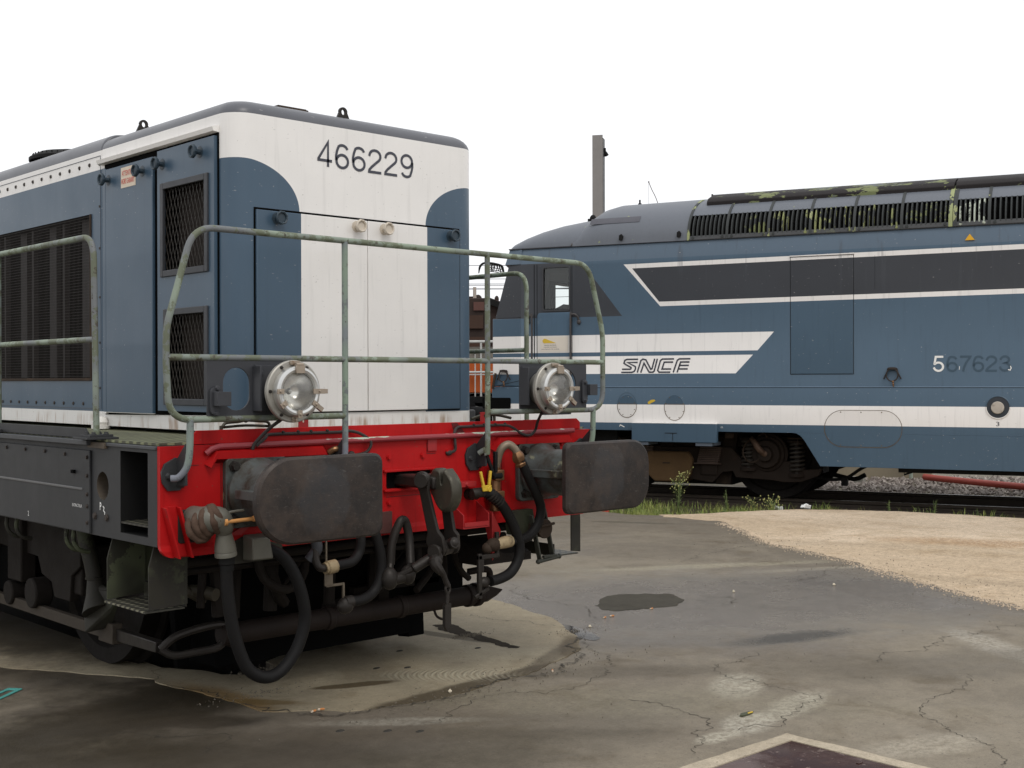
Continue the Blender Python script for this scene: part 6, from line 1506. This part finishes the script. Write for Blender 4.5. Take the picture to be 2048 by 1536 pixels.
weed('brown dry weed close behind the right buffer plate', -1.42, 1.75, .30, 5, 12)
weed('pair of thin dry stalks growing at the tip of the pale concrete', .10, 1.45, .30, 2, 4)
weed('yellowish low weed beside the two thin dry stalks', .28, 1.35, .22, 6, 15)
weed('broad leaved green weed at the end of the grass strip', -.18, 1.75, .16, 7, 22, heads=False)
for i, (s, o, h) in enumerate(((1.55, .82, .24), (1.85, .80, .16), (2.05, .72, .28), (2.28, .86, .16), (2.55, .92, .20), (1.35, .85, .12))):
    weed(['small green weed against the guard rail, leftmost of six', 'low green weed against the guard rail, third of six', 'upright green weed by the guard rail, tallest of six', 'low tuft of weed by the guard rail, fifth of six', 'pale weed by the guard rail, rightmost of six', 'tiny weed by the guard rail, second of six'][i], s, o, h, 4, 40 + i, 'small_weed', False, 'small weeds along the guard rail')
# ballast stones beyond the second track
STONE = Mat('ballast_stones'); sn_ = STONE.noise(7, 3, .6); sc2 = STONE.mix(sn_.step(.35, .65), (.16, .13, .115), (.42, .37, .33)); STONE.set('Base Color', sc2); STONE.set('Roughness', .85); STONE = STONE.m
sm_ = MB(); rn = random.Random(9)
ico = [V(*v).normalized() for v in ((1, 0, 0), (-1, 0, 0), (0, 1, 0), (0, -1, 0), (0, 0, 1), (0, 0, -1))]
for k in range(5200):
    s, o = rn.uniform(-1.0, 7.5), -rn.uniform(2.3, 6.2)
    if o > -2.9 and rn.random() < .75: continue
    x, y = T2(s, o); r_ = rn.uniform(.018, .050)
    rot = Matrix.Rotation(rn.uniform(0, 6.28), 3, 'Z') @ Matrix.Rotation(rn.uniform(0, 6.28), 3, 'X')
    sm_.add([V(x, y, -.125 + r_ * .4) + rot @ (v * r_ * rn.uniform(.6, 1.25)) for v in ico], [(0, 2, 4), (2, 1, 4), (1, 3, 4), (3, 0, 4), (2, 0, 5), (1, 2, 5), (3, 1, 5), (0, 3, 5)])
tag(sm_.build('ballast', STONE, None, smooth=False), 'pale grey and pinkish ballast stones beyond the second track', 'ballast', kind='stuff')
# gritty crumbs in the joints of the apron
cm = MB(); rn = random.Random(19)
for (x0, y0, sp, cnt) in ((1.12, 1.35, .06, 260), (1.66, 1.0, .10, 70), (-.55, 1.02, .12, 120), (.9, .46, .3, 120), (.1, .36, .3, 140), (-.25, 1.45, .10, 120), (6.0, 2.62, .4, 120), (5.3, 1.1, .4, 120), (4.7, 0, .4, 120), (1.5, .1, 1.6, 60), (2.9, .3, 1.8, 50)):
    for k in range(cnt):
        x, y = rn.gauss(x0, sp), rn.gauss(y0, sp * (.35 if sp < .35 else .8)); r_ = rn.uniform(.002, .0055)
        if -.62 < x < 1.02 and y > 1.6: continue
        cm.add([V(x, y, .006) + v * r_ * rn.uniform(.6, 1.3) for v in ico], [(0, 2, 4), (2, 1, 4), (1, 3, 4), (3, 0, 4), (2, 0, 5), (1, 2, 5), (3, 1, 5), (0, 3, 5)])
tag(cm.build('gravel_crumbs', simple('crumb_stone', (.15, .13, .10), .9, 0, .5, 25), None, smooth=False), 'tiny stone crumbs scattered over the paving', 'gravel', kind='stuff')
# pale grit spilling from the rough concrete over the asphalt
gt_ = MB(); rn = random.Random(29); bl = [(7.03, 3.92), (6.72, 3.50), (6.38, 3.06), (6.00, 2.62), (5.75, 2.05), (5.38, 1.24), (5.15, .85), (4.91, .45), (4.66, -.05), (4.44, -.53), (4.15, -1.3)]
for k in range(2600):
    i = rn.randrange(len(bl) - 1); t_ = rn.random(); x = bl[i][0] * (1 - t_) + bl[i + 1][0] * t_ - abs(rn.gauss(0, .07)); y = bl[i][1] * (1 - t_) + bl[i + 1][1] * t_ + rn.gauss(0, .05); r_ = rn.uniform(.003, .009)
    gt_.add([V(x, y, .002) + v * r_ * rn.uniform(.5, 1.2) for v in ico], [(0, 2, 4), (2, 1, 4), (1, 3, 4), (3, 0, 4), (2, 0, 5), (1, 2, 5), (3, 1, 5), (0, 3, 5)])
tag(gt_.build('loose_grit', simple('pale_grit', (.56, .45, .33), .9, 0, .4, 25), None, smooth=False), 'loose pale grit along the edge of the pale concrete', 'grit', kind='stuff')
# white litter by the second rail
for i, (s, o) in enumerate(((.62, 1.18), (.34, 1.33))):
    x, y = T2(s, o)
    mb = MB()
    for k in range(5): mb.obox((x + rn.gauss(0, .03), y + rn.gauss(0, .03), .02 - .02 * i + rn.random() * .02), .06, .04, .012, (rn.gauss(0, 1), rn.gauss(0, 1), .3), (rn.gauss(0, 1), rn.gauss(0, 1), 1)) if i == 0 or k < 2 else None
    tag(mb.build('litter', LETTER_W, None), ['crumpled white scrap lying near the rail under the dark blue locomotive', 'small white scrap at the edge of the pale concrete'][i], 'litter')

# ------------------------------------------------------------------ small things lying about
BUTT = simple('orange_filter', (.55, .22, .07), .7, 0, .15, 60); BUTTW = simple('off_white_paper', (.62, .52, .40), .7, 0, .1, 60)
def butt(x, y, az, label, z=.007, col=BUTT, L=.030, r=.005):
    dx, dy = math.cos(az), math.sin(az)
    t = thing('cigarette_end', label, 'cigarette end', (x, y, z + r), az, 'cigarette ends on the paving')
    MB().cyl((0, 0, 0), (L * .65, 0, 0), r, 8).build('filter', BUTT, t); MB().cyl((-L * .35, 0, 0), (-.0005, 0, 0), r * .96, 8).build('paper', BUTTW, t)
butt(-.545, .545, .3, 'orange cigarette end in the dark joint in front of the long hose, left of two')
butt(-.500, .552, -.5, 'orange cigarette end in the dark joint in front of the long hose, right of two')
butt(2.113, 1.168, .2, 'pale orange cigarette end below the dark wet patch, left of two side by side', .001)
butt(2.190, 1.175, -.3, 'pale orange cigarette end below the dark wet patch, right of two side by side', .001)
butt(2.571, 1.163, .1, 'reddish cigarette end just under the right end of the dark wet patch', .001)
butt(.835, .361, .8, 'orange cigarette end lying alone in front of the comb-marked concrete', .001)
def pebble(x, y, r, mat, label, z=.0, grp='pebbles on the paving'):
    mb = MB(); rn = random.Random(int(x * 1000)); mb.add([V(x, y, z + r * .6) + v * r * rn.uniform(.7, 1.25) for v in ico], [(0, 2, 4), (2, 1, 4), (1, 3, 4), (3, 0, 4), (2, 0, 5), (1, 2, 5), (3, 1, 5), (0, 3, 5)])
    tag(mb.build('pebble', mat, None, smooth=False), label, 'pebble', grp)
PBW = simple('pale_pebble', (.62, .55, .42), .8); PBD = simple('dark_crumb', (.03, .027, .022), .8)
pebble(.147, .384, .013, PBW, 'cream pebble on the dark rim of the concrete apron', .006)
pebble(4.297, .849, .014, PBW, 'white pebble on the asphalt below the pale concrete corner')
pebble(3.511, 1.184, .012, PBW, 'white pebble right of the dark wet patch')
pebble(1.835, 1.031, .012, PBW, 'cream pebble beside the small puddle at the apron tip')
for i, (x, y) in enumerate(((-.618, .227), (-.467, .083), (-.369, -.021))):
    mb = MB().sphere((x, y, .0), .016, 1.5, .9, .35, 8); tag(mb.build('tar_spot', PBD, None), ['black tar spot in front of the apron, leftmost of three in a row', 'black tar spot in front of the apron, middle of three in a row', 'black tar spot in front of the apron, rightmost of three in a row'][i], 'tar spot', 'three tar spots in a row')
for i, (x, y) in enumerate(((.33, .95), (.20, 1.05), (.92, 1.05), (.55, 1.30))):
    mb = MB().sphere((x, y, .006), .015, 1.6, .8, .35, 8); tag(mb.build('tar_spot', PBD, None), ['dark spot on the apron, nearest the comb marks', 'dark spot on the apron under the hook', 'dark spot on the apron closest to the weedy joint', 'dark spot on the apron close to the pit edge'][i], 'tar spot', 'dark spots on the apron')
lf_ = thing('fallen_leaf', 'dark curled leaf with a yellow edge on the pale dry patch', 'leaf', (.884, -.846, 0))
MB().prism([(-.05, 0), (-.02, .018), (.03, .015), (.055, 0), (.02, -.012), (-.03, -.012)], .002, .008, 'z').build('leaf_blade', simple('leaf_dark', (.06, .065, .035), .7), lf_)
MB().prism([(.0, -.010), (.035, -.012), (.04, -.004), (.005, -.003)], .008, .011, 'z').build('yellow_edge', YELLOW, lf_)
gk = thing('flange_gasket', 'turquoise flat gasket with an oblong hole lying on the dark asphalt', 'gasket', (-1.44, 1.895, .0015), R(38))
MB().plate(rrect(-.16, .10, -.040, .040, (.006, .02, .02, .006), 3), [rrect(-.13, .068, -.020, .020, .015, 3), ell(.085, .028, .004, .004, 8), ell(.085, -.028, .004, .004, 8)], 0, .004, 'z').build('gasket_sheet', simple('turquoise_gasket', (.07, .30, .27), .5, 0, .2, 20), gk, .0008)

# ------------------------------------------------------------------ distant things
px_, py_ = 24.09, 21.57
pole = thing('catenary_pole', 'tall grey steel mast rising behind the cab roof of the dark blue locomotive', 'mast', (px_, py_, -.13), -YAW - R(14))
PM = simple('mast_grey', (.24, .225, .215), .6, .1, .10, 2, .1, (.16, .14, .13), .4, 1.5)
MB().box(-.165, .155, -.17, -.155, 0, 9.13).box(-.165, .155, .155, .17, 0, 9.05).box(-.01, .005, -.155, .155, 0, 9.05).build('mast_profile', PM, pole)
MB().box(.155, .165, -.16, .16, 0, 9.04).build('mast_flange', simple('mast_dark', (.10, .098, .10), .6), pole)
MB().box(.16, .22, -.05, .05, 8.50, 8.75).cyl((.16, 0, 8.72), (.25, 0, 8.58), .03, 8).cyl((.22, 0, 8.6), (.27, 0, 8.52), .05, 8).build('mast_fitting', BLACK, pole)
F0 = Vector((math.sin(YAW), math.cos(YAW), 0)); R0 = Vector((math.cos(YAW), -math.sin(YAW), 0))
WIRE = simple('wire_grey', (.16, .16, .17), .6)
for i, (z, lab) in enumerate(((5.71, 'topmost overhead wire crossing the gap behind the right handrail'), (5.22, 'second overhead wire from the top in the gap behind the handrail'), (5.04, 'third overhead wire from the top in the gap behind the handrail'), (4.99, 'fourth overhead wire, close under the third one'), (4.86, 'lowest overhead wire in the gap behind the handrail'))):
    a = CAM + F0 * 45 - R0 * 55; b = CAM + F0 * 45 + R0 * 40
    t = thing('overhead_wire', lab, 'wire', (a.x, a.y, 0), 0, 'overhead wires in the gap')
    MB().cyl((0, 0, z), (b.x - a.x, b.y - a.y, z), .011 if i != 4 else .018, 6).build('wire_strand', WIRE, t)
# drooping lattice bracket on its mast
c40 = CAM + F0 * 38 + R0 * ((975 - 1024) / 2479 * 38)
lb = thing('lattice_bracket', 'dark arched lattice bracket on a thin mast seen behind the right handrail', 'bracket', (c40.x, c40.y, 0), -YAW)
MB().cyl((0, 0, -.13), (0, 0, 5.1), .05, 8).build('mast', simple('lattice_mast', (.14, .13, .12), .6), lb)
k_ = 38 / 2479
lbm = MB().tube([(-.26, 0, 4.82), (-.23, 0, 5.0), (-.16, 0, 5.10), (-.05, 0, 5.14), (.15, 0, 5.12), (.35, 0, 5.08), (.46, 0, 5.03), (.50, 0, 4.90), (.52, 0, 4.82)], [.015, .035, .035, .03, .04, .035, .03, .025, .012], 8, 4)
for k in range(16):
    x = .03 + k * .027; lbm.cyl((x, 0, 5.10 - k * .003), (x + random.uniform(-.08, .12), random.uniform(-.1, .1), 4.93 - k * .006 + random.uniform(-.04, .06)), .013, 5)
for z in (5.0, 4.93, 4.88): lbm.tube([(.06, 0, z), (.25, 0, z - .02), (.45, 0, z - .06)], .012, 5, 3)
lbm.build('lattice_arm', BLACK, lb)

# orange shunter behind
cO = CAM + F0 * 20 + R0 * ((965 - 1024) / 2479 * 20)
OL = thing('orange_locomotive', 'orange and brown locomotive with white rails, glimpsed between the two blue locomotives', 'locomotive', (cO.x, cO.y, 0), -YAW)
ORG = simple('orange_body', (.62, .13, .025), .5, 0, .10, 4, .1, (.35, .10, .04), .3, 5)
BRN = simple('sooty_brown', (.030, .018, .014), .8, 0, .25, 3)
MB().box(-2.6, 1.2, .3, 5.0, 1.33, 1.86).build('body', ORG, OL, .02)
hd_ = MB().prism([(-2.6, 1.90), (-2.6, 2.78), (-2.3, 2.90), (.12, 2.91), (.50, 2.78), (.62, 2.2), (.62, 1.90)], .6, 4.5, 'y').build('hood', BRN, OL, .02)
MB().box(-.16, .02, .57, .60, 2.70, 2.84).build('louvre_panel', simple('reddish_louvre', (.11, .050, .040), .7, 0, .2, 9), hd_)
MB().box(-.30, .0, .56, .60, 2.40, 2.62).box(-.36, .10, .55, .60, 2.0, 2.26).build('hood_panel', simple('warm_brown_panel', (.055, .030, .020), .8, 0, .2, 5), hd_)
MB().hull([(.12, .5, 2.9), (.14, 4.6, 2.9), (.50, .5, 2.74), (.50, 4.6, 2.74), (.05, .5, 2.82), (.45, .5, 2.66), (.05, 4.6, 2.82), (.45, 4.6, 2.66)]).build('roof_edge', BLACK, hd_)
MB().cyl((-.15, .9, 2.88), (-.15, .9, 3.11), .030, 12).cyl((-.10, 1.2, 2.88), (-.10, 1.2, 2.98), .05, 12).build('exhaust_pipe', simple('pale_pipe', (.42, .36, .31), .6), OL)
MB().sphere((-.10, 1.1, 2.93), .07).sphere((.07, 1.0, 2.91), .045, 1, 1, 1.6).sphere((.22, 1.0, 2.91), .04, 1, 1, 1.6).box(-.32, -.14, .9, 1.1, 2.90, 2.955).build('roof_fitting', BRN, OL)
WR = simple('white_rail_paint', (.55, .55, .53), .5, 0, .15, 12)
wr_ = MB().cyl((-2.6, -.1, 2.16), (.6, -.1, 2.16), .022, 8).cyl((-2.6, -.1, 1.67), (.6, -.1, 1.67), .018, 8).cyl((-2.6, -.1, 1.63), (.6, -.1, 1.63), .010, 8)
for x in (-2.2, -1.6, -1.0, -.55, -.24, -.115, -.02, .3): wr_.cyl((x, -.1, 1.28 if x != -.02 else 1.20), (x, -.1, 1.96), .016 if x != -.115 else .010, 8)
for x in (-.02, -.6): wr_.cyl((x, -.1, 1.96), (x, -.1, 2.16), .018, 8)
wr_.build('white_railing', WR, OL)
MB().box(-2.6, 1.2, -.05, .0, 1.90, 2.08).build('valve_panel', simple('valve_panel_grey', (.22, .20, .17), .7, 0, .2, 12), OL)
MB().bolts([(-.26, -.05, 2.0), (-.13, -.05, 2.0), (-.03, -.05, 2.0), (-.40, -.05, 2.0)], (0, -1, 0), .03, .03).build('valve_knob', BLACK, OL)
MB().box(-2.6, 1.2, -.2, 5.0, 1.18, 1.28).box(-2.6, 1.2, .2, 4.8, .5, 1.18).build('underframe', BLACK, OL)
MB().cyl((-.10, -.25, 1.02), (-.10, -.55, 1.02), .11, 16).box(-.30, -.16, -.45, -.2, .85, 1.18).box(.02, .12, -.5, -.2, .90, 1.2).build('buffer_stub', simple('stub_grey', (.14, .14, .13), .7, 0, .3, 8), OL)
MB().box(-2.6, 1.2, -.6, -.2, .60, .90).build('buffer_beam', simple('olive_beam', (.045, .050, .040), .7), OL)

# low wall, post, red pipe, red hydrant beyond and beside the second track
x0, y0 = T2(-9, -5.3)
wl = thing('low_wall', 'low beige rendered wall beyond the second track', 'wall', (PX, PY, -.13), A2)
MB().box(-9, 1.28, 5.3, 5.5, 0, 1.15).build('wall_face', simple('beige_render', (.34, .29, .21), .8, 0, .12, 1.5, .15, (.20, .17, .12), .4, 2), wl)
ps = thing('wall_post', 'thin pale green post standing before the beige wall', 'post', (PX, PY, -.13), A2)
MB().cyl((.98, 5.1, 0), (.98, 5.1, .8), .03, 10).build('post_tube', simple('post_green', (.33, .38, .32), .6, 0, .2, 9), ps)
rp = thing('red_pipe', 'long red pipe lying on the ballast under the dark blue locomotive', 'pipe', (PX, PY, -.13), A2)
MB().tube([(1.26, 4.55, .12), (1.7, 4.25, .11), (2.8, 3.48, .10), (5.0, 1.95, .10), (6.5, .95, .10)], .050, 14, 3).build('pipe_run', simple('red_pipe_paint', (.36, .060, .040), .5, 0, .15, 3, 0, (.15, .06, .04), .3, 6), rp)
hy = thing('red_marker_post', 'short red marker post at the grass edge under the right buffer', 'post', (7.06, 5.69, -.02))
MB().lathe([(.045, 0), (.045, .10), (.030, .12)], (0, 0, 0), (0, 0, 1), 16).build('marker_top', simple('marker_red', (.50, .03, .035), .5), hy)
MB().cyl((0, 0, -.11), (0, 0, .0), .040, 12).build('marker_foot', simple('marker_foot', (.2, .03, .03), .6), hy)
sbx = thing('kerb_block', 'grey concrete block lying on the ballast under the dark blue locomotive', 'block', (PX, PY, -.13), A2)
MB().box(-.25, .35, 4.35, 4.55, 0, .10).build('block_body', simple('block_concrete', (.28, .27, .24), .8, 0, .1, 5), sbx, .01)
